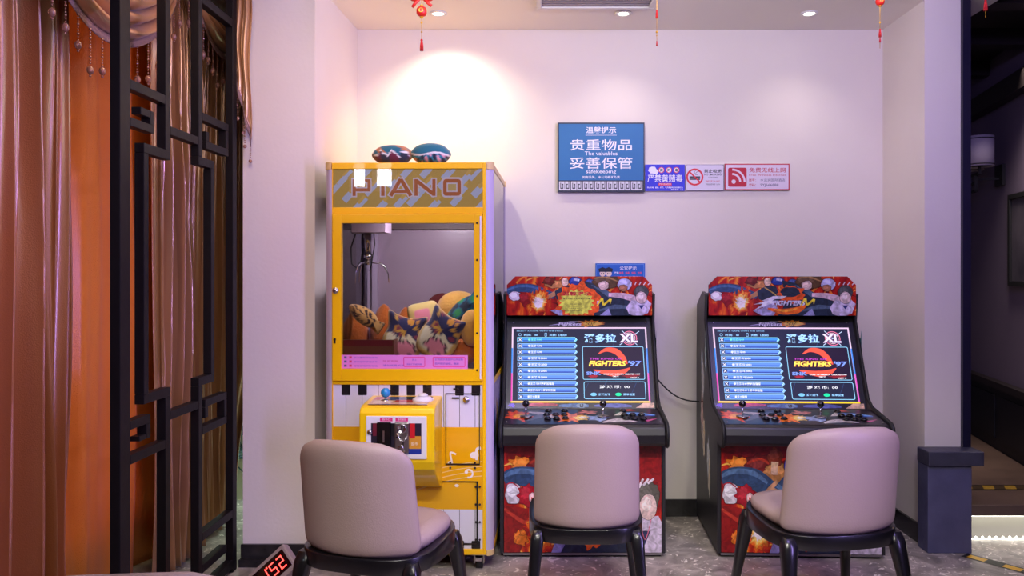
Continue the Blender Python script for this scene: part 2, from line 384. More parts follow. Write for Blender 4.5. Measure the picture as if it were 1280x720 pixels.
def smooth_outline(pts, n=72):
    """closed Catmull-Rom through pts"""
    out = []; k = len(pts)
    for i in range(n):
        t = i/n*k; j = int(t); f = t - j
        p0, p1, p2, p3 = (pts[(j+q-1) % k] for q in range(4))
        out.append(tuple(.5*((2*p1[a]) + (-p0[a]+p2[a])*f + (2*p0[a]-5*p1[a]+4*p2[a]-p3[a])*f*f + (-p0[a]+3*p1[a]-3*p2[a]+p3[a])*f**3) for a in (0, 1)))
    return out
class Print:
    """a flat print in the x-z plane facing -y; later elements lie a hair in front of earlier ones"""
    def __init__(s, eps=3e-5): s.v = []; s.f = []; s.c = []; s.k = 0; s.eps = eps
    clip = None; planes = ()
    def raw(s, pts, fs, col, alpha=1):
        if s.clip:
            x0, x1, z0, z1 = s.clip; P2 = []; F2 = []
            if any(q[0] < x0 or q[0] > x1 or q[1] < z0 or q[1] > z1 for q in pts):
                for f in fs:
                    c = [pts[i] for i in f]
                    for ax, lim, sg in ((0, x0, 1), (0, x1, -1), (1, z0, 1), (1, z1, -1)):
                        o = []
                        for i in range(len(c)):
                            a, b = c[i-1], c[i]; fa = (a[ax]-lim)*sg; fb = (b[ax]-lim)*sg
                            if (fa < 0) != (fb < 0): t = fa/(fa-fb); o.append((a[0]+(b[0]-a[0])*t, a[1]+(b[1]-a[1])*t))
                            if fb >= 0: o.append(b)
                        c = o
                        if len(c) < 3: break
                    if len(c) >= 3: k = len(P2); P2 += c; F2.append(tuple(range(k, k+len(c))))
                pts, fs = P2, F2
        for (A, B, C) in s.planes:
            if all(A*q[0] + B*q[1] <= C for q in pts): continue
            P2 = []; F2 = []
            for f in fs:
                c = [pts[i] for i in f]; o = []
                for i in range(len(c)):
                    a, b = c[i-1], c[i]; fa = C - A*a[0] - B*a[1]; fb = C - A*b[0] - B*b[1]
                    if (fa < 0) != (fb < 0): t = fa/(fa-fb); o.append((a[0]+(b[0]-a[0])*t, a[1]+(b[1]-a[1])*t))
                    if fb >= 0: o.append(b)
                if len(o) >= 3: k = len(P2); P2 += o; F2.append(tuple(range(k, k+len(o))))
            pts, fs = P2, F2
        s.k += 1; b = len(s.v)
        s.v += [(p[0], -s.k*s.eps, p[1]) for p in pts]
        for f in fs:
            s.f.append([i + b for i in f]); s.c.append((*col, alpha))
        return s
    def poly(s, pts, col, alpha=1):
        tr = tessellate_polygon([[Vector((p[0], p[1], 0)) for p in pts]])
        return s.raw(pts, [tuple(t) for t in tr], col, alpha)
    def rect(s, x0, x1, z0, z1, col, alpha=1): return s.raw([(x0,z0),(x1,z0),(x1,z1),(x0,z1)], [(0,1,2,3)], col, alpha)
    def rrect(s, x0, x1, z0, z1, r, col, lw=0):
        def out(x0, x1, z0, z1, r):
            p = []
            for cx, cz, a in ((x1-r, z1-r, 0), (x0+r, z1-r, 90), (x0+r, z0+r, 180), (x1-r, z0+r, 270)):
                for i in range(5): t = R(a + i*22.5); p.append((cx + r*cos(t), cz + r*sin(t)))
            return p
        o = out(x0, x1, z0, z1, r)
        if not lw: return s.poly(o, col)
        i_ = out(x0+lw, x1-lw, z0+lw, z1-lw, max(r-lw, r*.3)); n = len(o)
        return s.raw(o + i_, [(j, (j+1) % n, (j+1) % n + n, j + n) for j in range(n)], col)
    def ell(s, cx, cz, rx, rz, col, n=20, rot=0, alpha=1):
        pts = []
        for i in range(n):
            t = 2*pi*i/n; x, z = rx*cos(t), rz*sin(t)
            pts.append((cx + x*cos(rot) - z*sin(rot), cz + x*sin(rot) + z*cos(rot)))
        return s.poly(pts, col, alpha)
    def ring(s, cx, cz, r, lw, col, a0=0, a1=360, n=28):
        p = [(cx + (r)*cos(R(a0+(a1-a0)*i/n)), cz + r*sin(R(a0+(a1-a0)*i/n))) for i in range(n+1)]
        q = [(cx + (r-lw)*cos(R(a0+(a1-a0)*i/n)), cz + (r-lw)*sin(R(a0+(a1-a0)*i/n))) for i in range(n+1)]
        return s.raw(p + q, [(i, i+1, i+n+2, i+n+1) for i in range(n)], col)
    outl = None
    def blob(s, cx, cz, rx, rz, col, jag=.25, n=26, seed=1, rot=0):
        if s.outl:
            o_, s.outl = s.outl, None; s.blob(cx, cz, rx + .002, rz + .002, o_, jag, n, seed, rot); s.blob(cx, cz, rx, rz, col, jag, n, seed, rot)
            s.blob(cx - rx*.2, cz + rz*.22, rx*.55, rz*.55, tuple(min(1, v*1.35 + .02) for v in col), jag, n, seed + 90, rot); s.outl = o_; return s
        rd = random.Random(seed); pts = []
        for i in range(n):
            t = 2*pi*i/n; k = 1 + jag*(rd.random()*2-1) if i % 2 else 1 - jag*.4
            x, z = rx*k*cos(t), rz*k*sin(t); pts.append((cx + x*cos(rot) - z*sin(rot), cz + x*sin(rot) + z*cos(rot)))
        return s.poly(smooth_outline(pts, len(pts)*3), col)
    def tongue(s, x, z, l, w_, a, col, bend=.3):
        P = []; n = 7
        for i in range(n+1):
            f = i/n; P.append((x + l*f*cos(a + bend*f), z + l*f*sin(a + bend*f)))
        return s.ribbon(P, [w_*(.55 + .9*f)*(1-f)**.8 + 1e-4 for f in [i/n for i in range(n+1)]], col)
    def flamelet(s, cx, cz, rx, rz, seed=1):
        rd = random.Random(seed)
        for k, col, nt_ in ((1.0, rgb(206, 50, 22), 26), (.86, rgb(238, 110, 30), 24), (.72, rgb(250, 170, 60), 22), (.60, rgb(253, 216, 120), 20), (.48, rgb(250, 240, 235), 18)):
            s.blob(cx, cz, rx*k*.7, rz*k*.75, col, .2, 24, seed+1)
            for _ in range(nt_):
                t = rd.uniform(0, 2*pi); ll = rx*k*rd.uniform(.35, .75)
                s.tongue(cx + rx*k*.55*cos(t), cz + rz*k*.6*sin(t), ll, ll*.45, t*.35 + .8 + rd.uniform(-.7, .7), col, rd.uniform(-.8, .8))
        return s
    def ribbon(s, path, ws, col):
        if len(path) >= 3 and len(path) < 7:
            m_ = len(path); wl = ws if isinstance(ws, (list, tuple)) else [ws]*m_; q_ = []; wq = []
            for i in range(m_ - 1):
                p0, p1, p2, p3 = path[max(i-1, 0)], path[i], path[i+1], path[min(i+2, m_-1)]
                for j in range(6):
                    f = j/6; q_.append(tuple(.5*(2*p1[a] + (p2[a]-p0[a])*f + (2*p0[a]-5*p1[a]+4*p2[a]-p3[a])*f*f + (3*p1[a]-p0[a]-3*p2[a]+p3[a])*f**3) for a in (0, 1)))
                    wq.append(wl[i] + (wl[i+1]-wl[i])*f)
            path = q_ + [path[-1]]; ws = wq + [wl[-1]]
        n = len(path); L = []; Rr = []
        for i, p in enumerate(path):
            a = path[max(i-1, 0)]; b = path[min(i+1, n-1)]
            dx, dz = b[0]-a[0], b[1]-a[1]; l = sqrt(dx*dx+dz*dz) or 1
            w_ = ws[i] if isinstance(ws, (list, tuple)) else ws
            L.append((p[0]-dz/l*w_/2, p[1]+dx/l*w_/2)); Rr.append((p[0]+dz/l*w_/2, p[1]-dx/l*w_/2))
        return s.raw(L + Rr, [(i, i+1, i+1+n, i+n) for i in range(n-1)], col)
    def text(s, st, x, z, h, col, align='l', shear=0, bold=0, width=None, outline=None):
        """x,z = baseline start / centre; h = cap height"""
        if outline: s.text(st, x, z, h, outline, align, shear, bold + .05, width)
        vs, fs = text_tris(st, bold)
        if not vs: return s
        cjk = any(ord(q) > 0x2e80 for q in st); k = h / (.93 if cjk else .72); z = z + (.085*k if cjk else 0)
        x0 = min(v[0] for v in vs); x1 = max(v[0] for v in vs)
        kx = k if width is None else width / (x1 - x0)
        off = -x0*kx if align == 'l' else (-(x0+x1)/2*kx if align == 'c' else -x1*kx)
        return s.raw([(x + off + v[0]*kx + v[1]*k*shear, z + v[1]*k) for v in vs], fs, col)
    def build(s, name, m, parent=None, loc=None, rot=None):
        me = bpy.data.meshes.new(name); me.from_pydata(s.v, [], s.f)
        at = me.color_attributes.new('Col', 'FLOAT_COLOR', 'CORNER')
        data = []
        for p, c in zip(me.polygons, s.c):
            for _ in range(p.loop_total): data += list(c)
        at.data.foreach_set('color', data)
        me.materials.append(m)
        o = bpy.data.objects.new(name, me); COL.objects.link(o)
        if parent: o.parent = parent
        if loc: o.location = loc
        if rot: o.rotation_euler = rot
        return o

# ================================================================== THE ROOM
YB = 4.525; HC = 2.751
struct(box('floor', M['floor'], None, -3.7, 6, -1.3, 9, -.05, 0))
struct(box('ceiling', M['ceiling'], None, -3.7, 2.30, -1.3, YB + .1, HC, HC + .08))
struct(box('wall_back', M['wall'], None, -1.30, 2.20, YB, YB + .1, 0, HC))
struct(MB().prism([(-1.075, 3.78), (-1.045, YB), (-1.30, YB), (-1.415, 4.3), (-1.415, 3.78)], 0, HC, 'z').build('wall_left', M['wall']))
struct(MB().prism([(1.925, 4.03), (2.107, 4.03), (2.107, 6.2), (1.925, 6.2)], 0, HC, 'z').build('wall_right', M['wall']))
struct(box('trim_1', mat('dark_blue_metal', rgb(26, 24, 48), .3), None, 2.108, 2.148, 4.01, 4.14, 0, HC))
struct(MB().box(-1.044, 1.924, YB - .012, YB - .0005, 0, .097).build('baseboard_back', M['base']))
struct(MB().box(1.912, 1.9245, 4.04, YB - .013, 0, .097).build('baseboard_right', M['base']))
struct(MB().box(-1.42, -1.085, 3.765, 3.779, 0, .097).box(-1.42, -1.10, 3.735, 3.764, 0, .035).build('baseboard_left', M['base']))
struct(box('wall_outer', mat('plain_outer_wall', rgb(150, 120, 96), .8), None, -2.1, -1.97, 1.6, 4.95, 0, HC))
struct(box('wall_left_front', M['wall'], None, -3.7, -3.6, -1.2, 1.6, 0, HC))
struct(box('wall_return', M['wall'], None, -3.6, -2.101, 1.601, 1.7, 0, HC))
struct(box('wall_niche', mat('pale_green_wall', rgb(214, 222, 196), .6), None, -1.97, -1.30, 4.85, 4.95, 0, HC))
struct(box('wall_rear', mat('rear_wall_paint', rgb(120, 104, 120), .8), None, -3.7, 6, -1.3, -1.2, 0, HC))
# dim neighbouring room seen past the right pillar
d = Vector((.2, 1, 0)).normalized(); n_ = Vector((-d.y, d.x, 0))
def along(t, off, h): return Vector((3.216, 6, 0)) + d*t + n_*off + Vector((0, 0, h))
def slab(name, m, t0, t1, o0, o1, h0, h1, parent=None):
    c = [along(t0, o0, h0), along(t1, o0, h0), along(t1, o1, h0), along(t0, o1, h0)]
    c2 = [p + Vector((0, 0, h1 - h0)) for p in c]
    return MB().add(c + c2, [(0,3,2,1),(4,5,6,7),(0,1,5,4),(1,2,6,5),(2,3,7,6),(3,0,4,7)]).build(name, m, parent)
struct(slab('wall_far', M['darkwall'], -5, 3.0, -.1, 0, 0, 2.9))
wn = struct(slab('trim_2', M['wain'], -5, 3.0, 0.001, .03, 0, .60))
struct(slab('trim_3', M['darkwood'], -5, 3.0, 0.001, .06, .60, .645))
for k in range(7): slab('panel', M['wain'], -4.6 + k, -3.72 + k, .03, .042, .26, .55, wn)
struct(slab('trim_4', M['darkwood'], -5, 3.0, 0.001, .08, 2.50, 2.62))
struct(box('wall_end', M['darkwall'], None, 2.1, 6, 9, 9.1, 0, 2.9))
cl2 = struct(box('ceiling_dark', M['darkwood'], None, 2.301, 6, -1.2, 9, 2.86, 2.95))
for k in range(8): box('beam', M['darkwood'], cl2, 2.31, 5.5, 2.6 + k*.75, 2.72 + k*.75, 2.76, 2.859)
# plinth under the right pillar
pl = thing('stone_plinth', 'blue grey stone plinth with a dark cap at the foot of the right pillar', 'plinth', (1.997, 3.965, 0))
box('block', M['plinth'], pl, -.108, .108, -.045, .063, 0, .43, .004)
box('cap', M['plinthcap'], pl, -.112, .160, -.062, .063, .431, .502, .005)
# raised step with LED strip
st = thing('raised_step', 'raised stone step with a lit edge in the dim room on the right', 'step', (3.9, 6.0, 0))
MB().prism([(-1.79, -1.84), (-1.09, -1.84), (-.24, 2.4), (-1.79, 2.4)], .001, .128, 'z').build('riser', mat('pale_riser_stone', rgb(150, 146, 140), .4), st)
MB().prism([(-1.79, -1.90), (-1.10, -1.90), (-.24, 2.4), (-1.79, 2.4)], .129, .186, 'z').build('tread', mat('brown_marble', rgb(112, 92, 82), .3, noise=(3, rgb(72, 58, 52), .25)), st, .004)
led = MB()
for k in range(19): led.ball((-1.77 + k*.035, -1.875, .012), .007, 8)
led.box(-1.78, -1.12, -1.880, -1.870, .001, .008)
tag(led.build('led_strip', M['ledstrip'], st), 'string of small white lights under the step')
box('light_bar', M['ledstrip'], st, -1.78, -1.12, -1.852, -1.8405, .112, .128)
tp = Print(); tp.clip = (0, .62, 0, .1); tp.rect(0, .62, 0, .10, rgb(150, 118, 40))
for k in range(13): tp.poly([(k*.12, 0), (k*.12+.06, 0), (k*.12+.10, .10), (k*.12+.04, .10)], rgb(60, 46, 30))
tp.rect(0, 1.6, 0, .012, rgb(26, 20, 18)); tp.rect(0, 1.6, .088, .10, rgb(26, 20, 18))
tp.build('warning_tape', M['print'], st, (-1.66, -1.62, .1875), (R(-90), 0, 0))
area('step_strip_light', (2.45, 4.10, .124), (2.45, 4.15, 0), .66, .02, .5, (1.0, .98, .84))
# floor hazard strip beside the plinth
hz = Print(); hz.rect(0, .9, 0, .07, rgb(20, 20, 22))
for k in range(6): hz.rect(.02 + k*.16, .10 + k*.16, .012, .058, rgb(216, 168, 30))
tag(hz.build('hazard_tape', M['print'], None, (2.03, 3.88, .0012), (R(-90), 0, R(-52))), 'black and yellow hazard tape on the floor by the stone plinth', 'tape')

# ------------------------------------------------------------------ ceiling fittings
for i, (x, lb) in enumerate(((-.55, 'round recessed downlight above the yellow claw machine'), (.427, 'round recessed downlight above the blue notice board'), (1.41, 'round recessed downlight above the right arcade cabinet'))):
    t = thing('downlight', lb, 'downlight', (x, 4.23, HC), 0, 'recessed ceiling downlights')
    MB().lathe([(.030, -.001), (.045, -.001), (.047, -.006), (.032, -.009), (.030, -.001)], n=28).build('bezel', M['whiteplastic'], t)
    MB().lathe([(0, -.002), (.029, -.002), (.027, -.005), (0, -.006)], n=20).build('lens', M['lampglow'], t)
t = thing('air_conditioner_grille', 'white framed air vent in the ceiling above the notice board', 'vent', (.27, 3.85, HC))
MB().box(-.30, .30, .245, .27, -.02, -.001).box(-.30, .30, -.27, -.245, -.02, -.001).box(-.30, -.275, -.2445, .2445, -.02, -.001).box(.275, .30, -.2445, .2445, -.02, -.001).build('frame', M['whiteplastic'], t, .003)
for k in range(12): box('slat', M['vent'], t, -.27, .27, .205 - k*.038, .228 - k*.038, -.014, -.006)
box('backing', M['blackm'], t, -.274, .274, -.244, .244, -.004, -.001)

def hanging(name, label, x, y, items, drop):
    t = thing(name, label, 'hanging ornament', (x, y, HC))
    zt = min(i[1] for i in items)
    MB().cyl((0,0,-.001), (0,0,drop + .0), .0012, n=6).build('cord', M['gold'], t)
    for kind, z, s in items:
        if kind == 'lantern':
            l = MB().lathe([(.3*s, s), (.8*s, .75*s), (s, .3*s), (s, -.3*s), (.8*s, -.75*s), (.3*s, -s)], (0,0,z), n=18).build('lantern', M['red'], t)
            MB().cyl((0,0,z+s), (0,0,z+s*1.25), .35*s).build('lantern_cap', M['gold'], l); MB().cyl((0,0,z-s*1.25), (0,0,z-s), .35*s).build('lantern_cap', M['gold'], l)
            MB().lathe([(.45*s, 0), (.2*s, .04*s), (0, .05*s)], (0, -s*.98, z), 'y', 12).build('emblem', M['gold'], l)
        if kind == 'bow':
            MB().ball((-s*.9,0,z), s, 12, (1,.35,.7)).ball((s*.9,0,z), s, 12, (1,.35,.7)).ball((0,0,z), s*.5, 10).tube([(0,0,z),(-s*.9,0,z-s*.9),(-s*1.3,0,z-s*1.5)], s*.22).tube([(0,0,z),(s*.9,0,z-s*.9),(s*1.4,0,z-s*1.3)], s*.22).build('bow', M['red'], t)
        if kind == 'bead': MB().ball((0,0,z), s, 10).build('bead', M['gold'], t)
        if kind == 'tassel':
            b = MB().ball((0,0,z), s*.4, 10)
            for k in range(9):
                a = k*.7; b.tube([(cos(a)*s*.15, sin(a)*s*.15, z), (cos(a)*s*.4, sin(a)*s*.4, z - s*1.6), (cos(a)*s*.45 , sin(a)*s*.45, z - s*3.2)], s*.13, 5)
            b.build('tassel', M['redthread'], t)
hanging('lantern_hanging', 'red paper lantern charm with gold emblem and tassel, above the claw machine', (527-678)*.0034, 3.4,
        [('bow', 2.520-HC+.030, .030), ('lantern', 2.487-HC, .022), ('bead', 2.44-HC, .005), ('bead', 2.40-HC, .004), ('tassel', 2.365-HC, .014)], 2.35-HC)
hanging('thin_hanging', 'thinnest red cord charm with tiny beads, hanging beside the ceiling vent', (821-678)*.0034, 3.4,
        [('tassel', 2.49-HC, .010), ('bead', 2.46-HC, .004), ('bead', 2.40-HC, .005), ('bead', 2.385-HC, .003), ('tassel', 2.36-HC, .006)], 2.345-HC)
hanging('lantern_hanging', 'small red lantern charm with long thin tassel in front of the right back corner', (1100-678)*.0034, 3.4,
        [('lantern', 2.530-HC, .018), ('bead', 2.44-HC, .004), ('tassel', 2.41-HC, .010), ('tassel', 2.375-HC, .006)], 2.33-HC)
hanging('tassel_hanging', 'red tassel charm hanging in front of the dark ceiling at far right', (1232-678)*.0034, 3.4,
        [('tassel', 2.535-HC, .014), ('bead', 2.55-HC, .006)], 2.46-HC)

# ------------------------------------------------------------------ far room fittings
sc_ = thing('wall_sconce', 'twin shade wall sconce with square metal bracket in the dim room', 'wall lamp', tuple(along(-.60, 0, 1.98)))
sc_.rotation_euler = (0, 0, math.atan2(n_.y, n_.x))
def local_shade(y):
    s_ = MB().lathe([(.078, .30), (.088, .30), (.088, .10), (.086, .10), (.086, .296), (.078, .30)], (.17, y, 0), n=28).build('shade', M['shade'], sc_)
    MB().lathe([(.0885, .285), (.0895, .285), (.0895, .279), (.0885, .279)], (.17, y, 0), n=28).build('band', M['blackm'], s_); MB().lathe([(.0885, .115), (.0895, .115), (.0895, .109), (.0885, .109)], (.17, y, 0), n=28).build('band', M['blackm'], s_)
local_shade(-.07); local_shade(.13)
MB().box(.0, .02, -.05, .09, -.02, .12).box(.02, .17, .02, .035, .02, .035).box(.16, .18, -.08, .14, .05, .065).box(.163, .177, -.077, -.063, .05, .12).box(.163, .177, .123, .137, .05, .12) \
   .box(.16, .18, -.06, -.045, -.06, .05).box(.16, .18, .045, .06, -.06, .05).box(.16, .18, -.06, .06, -.06, -.045).box(.16, .18, -.045, .045, -.005, .008).build('bracket', M['blackm'], sc_)
pf = thing('picture_frame', 'black framed picture on the dim wall at the right edge', 'picture', tuple(along(-.815, .0, 1.29)))
pf.rotation_euler = (0, 0, math.atan2(n_.y, n_.x))
MB().box(.001, .03, -.0, .03, 0, .59).box(.001, .03, .52, .55, 0, .59).box(.001, .03, .03, .52, 0, .03).box(.001, .03, .03, .52, .56, .59).build('frame', M['blackm'], pf)
box('canvas', mat('dim_picture', rgb(90, 84, 96), .5, noise=(4, rgb(50, 48, 60), .2)), pf, .002, .015, .031, .519, .031, .559)

# ------------------------------------------------------------------ lit windows behind the camera (seen mirrored in the claw machine glass)
def rear_window(name, x0, x1, h0, h1, lb):
    t = thing(name, lb, 'window', ((x0+x1)/2, -1.199, h0)); w_ = (x1-x0)/2; hh = h1-h0
    box('pane', mat('bright_daylight', (.8, .8, .8), .5, emit=(.80, .92, 1.0), es=14), t, -w_, w_, 0, .01, 0, hh)
    MB().box(-w_-.05, -w_, 0, .04, -.05, hh+.05).box(w_, w_+.05, 0, .04, -.05, hh+.05).box(-w_, w_, 0, .04, -.05, 0).box(-w_, w_, 0, .04, hh, hh+.05).build('frame', M['white'], t)
rear_window('rear_window', -2.25, -2.13, 2.30, 2.66, 'bright narrow window high on the rear wall, left one')
rear_window('rear_window', -2.00, -1.84, 2.30, 2.66, 'bright narrow window high on the rear wall, right one')

# ================================================================== SIGNS ON THE BACK WALL
S = .004525
def sign(name, label, px0, px1, py0, py1, draw, m=None, frame=None, th=.012):
    x0, x1 = (px0-678)*S, (px1-678)*S; z1, z0 = 1.38-(py0-340)*S, 1.38-(py1-340)*S
    t = thing(name, label, 'sign', ((x0+x1)/2, YB - .001, z0)); W = x1-x0; H = z1-z0
    box('board', frame or M['whiteplastic'], t, -W/2, W/2, -th, 0, 0, H, .001)
    p = Print(); draw(p, W, H); p.build('print', m or M['signprint'], t, (-W/2, -th - .0004, 0))
    return t
WH = rgb(238, 238, 248)
def draw_main(p, W, H):
    p.rect(0, W, 0, H, rgb(34, 42, 64)); p.rect(.008, W-.006, .066, H-.008, rgb(26, 108, 172))
    p.text('温馨提示', W*.5, H*.845, .036, WH, 'c', bold=.012, width=W*.345)
    p.rect(W*.32, W*.68, H*.815, H*.820, WH)
    p.text('贵重物品', W*.5, H*.60, .062, WH, 'c', bold=.008, width=W*.71)
    p.text('The valuables', W*.5, H*.53, .022, WH, 'c', width=W*.375, bold=.006)
    p.text('妥善保管', W*.5, H*.335, .064, WH, 'c', bold=.008, width=W*.72)
    p.text('safekeeping', W*.5, H*.272, .022, WH, 'c', width=W*.345, bold=.006)
    p.text('如有丢失，本公司概不负责', W*.5, H*.195, .015, WH, 'c', width=W*.43, bold=.01)
    u = (W-.016)/7
    for k in range(7):
        x = .008 + u*k
        p.rect(x, x+u*.94, .010, .060, rgb(214, 214, 226)); D = rgb(40, 42, 60)
        a, b_ = x + u*.05, x + u*.89
        for sx in (0, 1):
            def rr(u0, u1, z0, z1):
                if sx: p.rect(b_ - (u1)*u, b_ - (u0)*u, z0, z1, D)
                else: p.rect(a + u0*u, a + u1*u, z0, z1, D)
            rr(.05, .11, .018, .052) if not sx else rr(.05, .11, .018, .060)
            rr(.05, .30, .018, .024); rr(.24, .30, .018, .044); rr(.16, .30, .040, .046)
        p.rect(x + u*.45, x + u*.49, .010 if k % 2 else .018, .060, D)
sign('notice_board', 'large blue notice board asking guests to keep valuables safe', 697, 805, 154, 240.5, draw_main, frame=M['black'], th=.02)
def draw_blue(p, W, H):
    p.rect(0, W, 0, H, rgb(40, 44, 214))
    p.blob(W*.19, H*.78, W*.11, H*.15, WH, .2, 18, 3)
    p.blob(W*.27, H*.72, W*.07, H*.10, WH, .2, 14, 5)
    for i, c in enumerate('黄赌毒'):
        x = W*(.41 + .19*i); p.ell(x, H*.79, W*.062, H*.115, WH); p.text(c, x, H*.73, .018, rgb(30, 20, 60), 'c', bold=.02); p.ring(x, H*.79, H*.115, .004, rgb(220, 40, 60))
    p.text('严禁黄赌毒', W*.5, H*.34, .042, WH, 'c', bold=.012, width=W*.88)
    p.rect(W*.33, W*.67, H*.205, H*.30, rgb(225, 60, 90)); p.text('严禁·违法犯罪', W*.5, H*.225, .010, WH, 'c', width=W*.3)
    p.text('禁止吸毒、贩毒、赌博、卖淫嫖娼等违法犯罪行为', W*.5, H*.10, .009, WH, 'c', width=W*.9, bold=.02)
    p.text('报警电话：110', W*.80, H*.03, .007, WH, 'c', width=W*.3, bold=.02)
sign('prohibition_sign', 'small royal blue sign with three red ringed symbols, beside the notice board', 806, 855.5, 206, 239, draw_blue)
def draw_smoke(p, W, H):
    p.rect(0, W, 0, H, rgb(120, 112, 150)); p.rrect(.003, W-.003, .003, H-.003, .006, rgb(222, 216, 234))
    cx, cz, r = W*.24, H*.52, H*.33
    p.rect(cx-r*.62, cx+r*.62, cz-.016, cz-.008, rgb(20,20,30)); p.rect(cx-r*.62, cx+r*.62, cz-.004, cz+.004, rgb(20,20,30))
    p.ring(cx+.012, cz+.026, .014, .002, rgb(60, 60, 90), 90, 300); p.ring(cx+.020, cz+.016, .016, .002, rgb(60, 60, 90), 30, 200)
    p.ribbon([(cx-r*.65, cz+r*.65), (cx+r*.65, cz-r*.65)], .008, rgb(214, 24, 48)); p.ring(cx, cz, r, .010, rgb(214, 24, 48))
    p.text('禁止吸烟', W*.71, H*.68, .020, rgb(30, 30, 50), 'c', bold=.015, width=W*.45)
    p.text('NO SMOKING', W*.71, H*.58, .012, rgb(50, 50, 80), 'c', width=W*.45, bold=.01)
    p.text('公共场所', W*.71, H*.48, .008, rgb(50, 50, 80), 'c', width=W*.25); p.text('违者罚款 50-100元', W*.71, H*.33, .010, rgb(200, 30, 60), 'c', width=W*.38)
    p.text('举报监督电话 12320', W*.71, H*.21, .009, rgb(50, 50, 80), 'c', width=W*.38)
sign('no_smoking_sign', 'white no smoking sign with red circle and cigarette, beside the red sign', 856.5, 904, 206, 238.5, draw_smoke)
def draw_wifi(p, W, H):
    RD = rgb(190, 14, 44); p.rect(0, W, 0, H, RD); p.rect(.006, W-.006, .006, H-.006, rgb(224, 212, 232))
    x0, x1, z0, z1 = W*.055, W*.34, H*.13, H*.85; p.rrect(x0, x1, z0, z1, .010, RD)
    ox, oz = x0 + (x1-x0)*.30, z0 + (z1-z0)*.27; LW = rgb(230, 214, 232)
    p.ell(ox, oz, .012, .012, LW); p.ring(ox-.008, oz-.002, .050, .011, LW, 0, 90); p.ring(ox-.008, oz-.002, .075, .011, LW, 0, 90)
    p.text('免费无线上网', W*.66, H*.67, .027, RD, 'c', width=W*.56, bold=.008)
    p.text('Free Wireless Internet', W*.66, H*.54, .011, RD, 'c', width=W*.56)
    p.text('账号：', W*.375, H*.33, .016, RD, bold=.012); p.text('水云涧国际酒店', W*.55, H*.33, .016, rgb(50, 50, 110), width=W*.38)
    p.text('密码：', W*.375, H*.14, .016, RD, bold=.012); p.text('SYJ666888', W*.55, H*.15, .015, rgb(50, 50, 110), width=W*.28)
sign('wireless_sign', 'red bordered white wireless internet sign with radio wave symbol', 905, 986, 205, 238, draw_wifi)
def draw_police(p, W, H):
    p.rect(0, W, 0, H, rgb(24, 96, 200)); p.rrect(.006, W-.006, .006, H-.006, .004, rgb(120, 170, 235), .002)
    for cx in (.145, .27):
        x = W*cx; p.ell(x, H*.52, .017, .016, rgb(240, 215, 205)); p.poly([(x-.020, H*.60), (x+.020, H*.60), (x+.023, H*.74), (x, H*.82), (x-.023, H*.74)], rgb(16, 18, 50))
        p.rect(x-.018, x+.018, H*.20, H*.38, WH if cx < .2 else rgb(16, 18, 50)); p.ell(x-.006, H*.52, .003, .004, rgb(20,20,30)); p.ell(x+.006, H*.52, .003, .004, rgb(20,20,30))
    p.text('公安提示', W*.66, H*.70, .020, WH, 'c', width=W*.34, bold=.01)
    p.text('严禁', W*.38, H*.50, .013, WH, bold=.01, width=W*.09); p.text('赌博、吸毒、嫖娼、传销', W*.48, H*.50, .013, rgb(240, 90, 120), bold=.01, width=W*.45)
    p.text('扫黄', W*.37, H*.30, .013, rgb(240, 90, 120), bold=.01, width=W*.1); p.text('等违法犯罪活动', W*.49, H*.30, .013, WH, bold=.01, width=W*.44)
    p.text('举报有奖', W*.5, H*.10, .013, WH, 'c')
sign('police_notice', 'small blue police notice with two officer cartoons above the middle arcade cabinet', 744, 806, 329, 356, draw_police)

# ================================================================== CLAW MACHINE
cm = thing('claw_machine', 'tall yellow claw machine with piano key artwork and glass door', 'claw machine', (-.615, 3.68, 0), R(-1.3))
def cx(px): return (px - 511)*.00368
def chh(py): return 1.38 - (py - 340)*.00368
X0, X1, D = -.39, .39, .82
zb, zt = .081, 1.884
def qcol(sx, y, sy, name):
    x = X0 if sx < 0 else X1; r = .034
    pts = [(x - sx*r, y)] + [(x - sx*r + sx*r*sin(a*pi/12), y + sy*(r - r*cos(a*pi/12))) for a in range(7)] + [(x - sx*r, y + sy*r)]
    MB().prism(pts[1:], zb + .02, zt - .03, 'z').build(name, M['lilac'], cm)
    b = MB(); pts2 = [(x + sx*.002 + (q[0]-x)*1.0 if False else q[0] + sx*.003, q[1] - sy*.003) for q in pts[1:]]
    b.prism(pts2, zt - .032, zt + .003, 'z'); b.build('corner_cap', M['cap'], cm, .003)
    MB().prism(pts2, zb - .003, zb + .022, 'z').build('corner_cap', M['cap'], cm, .003)
qcol(-1, 0, 1, 'corner_column'); qcol(1, 0, 1, 'corner_column'); qcol(-1, D, -1, 'corner_column'); qcol(1, D, -1, 'corner_column')
xl, xr = -.356, .356
fr = MB(); Yf = 0.0
def frame_bar(x0, x1, z0, z1, y0=0, y1=.03): box('frame_rail', M['yellow'], cm, x0, x1, y0, y1, z0, z1, .002)
frame_bar(xl, cx(415.5), zb, zt); frame_bar(cx(603.5), xr, zb, zt)
frame_bar(cx(415.5), cx(603.5), chh(211), zt); frame_bar(cx(415.5), cx(603.5), chh(267.3), chh(259)); frame_bar(cx(415.5), cx(603.5), chh(481), chh(476.5)); frame_bar(cx(415.5), cx(603.5), zb, chh(686))
for x in (X0 + .002, X1 - .032):      # side rails
    for z0, z1 in ((zt - .028, zt), (.855, .88), (zb, zb + .03)):
        box('side_rail', M['cap'] if z1 == zt else M['yellow'], cm, x, x + .03, .0345, D - .0345, z0, z1, .002)
box('side_panel', M['sidep'], cm, X1 - .012, X1 - .004, .0345, D - .0345, zb + .031, .854)
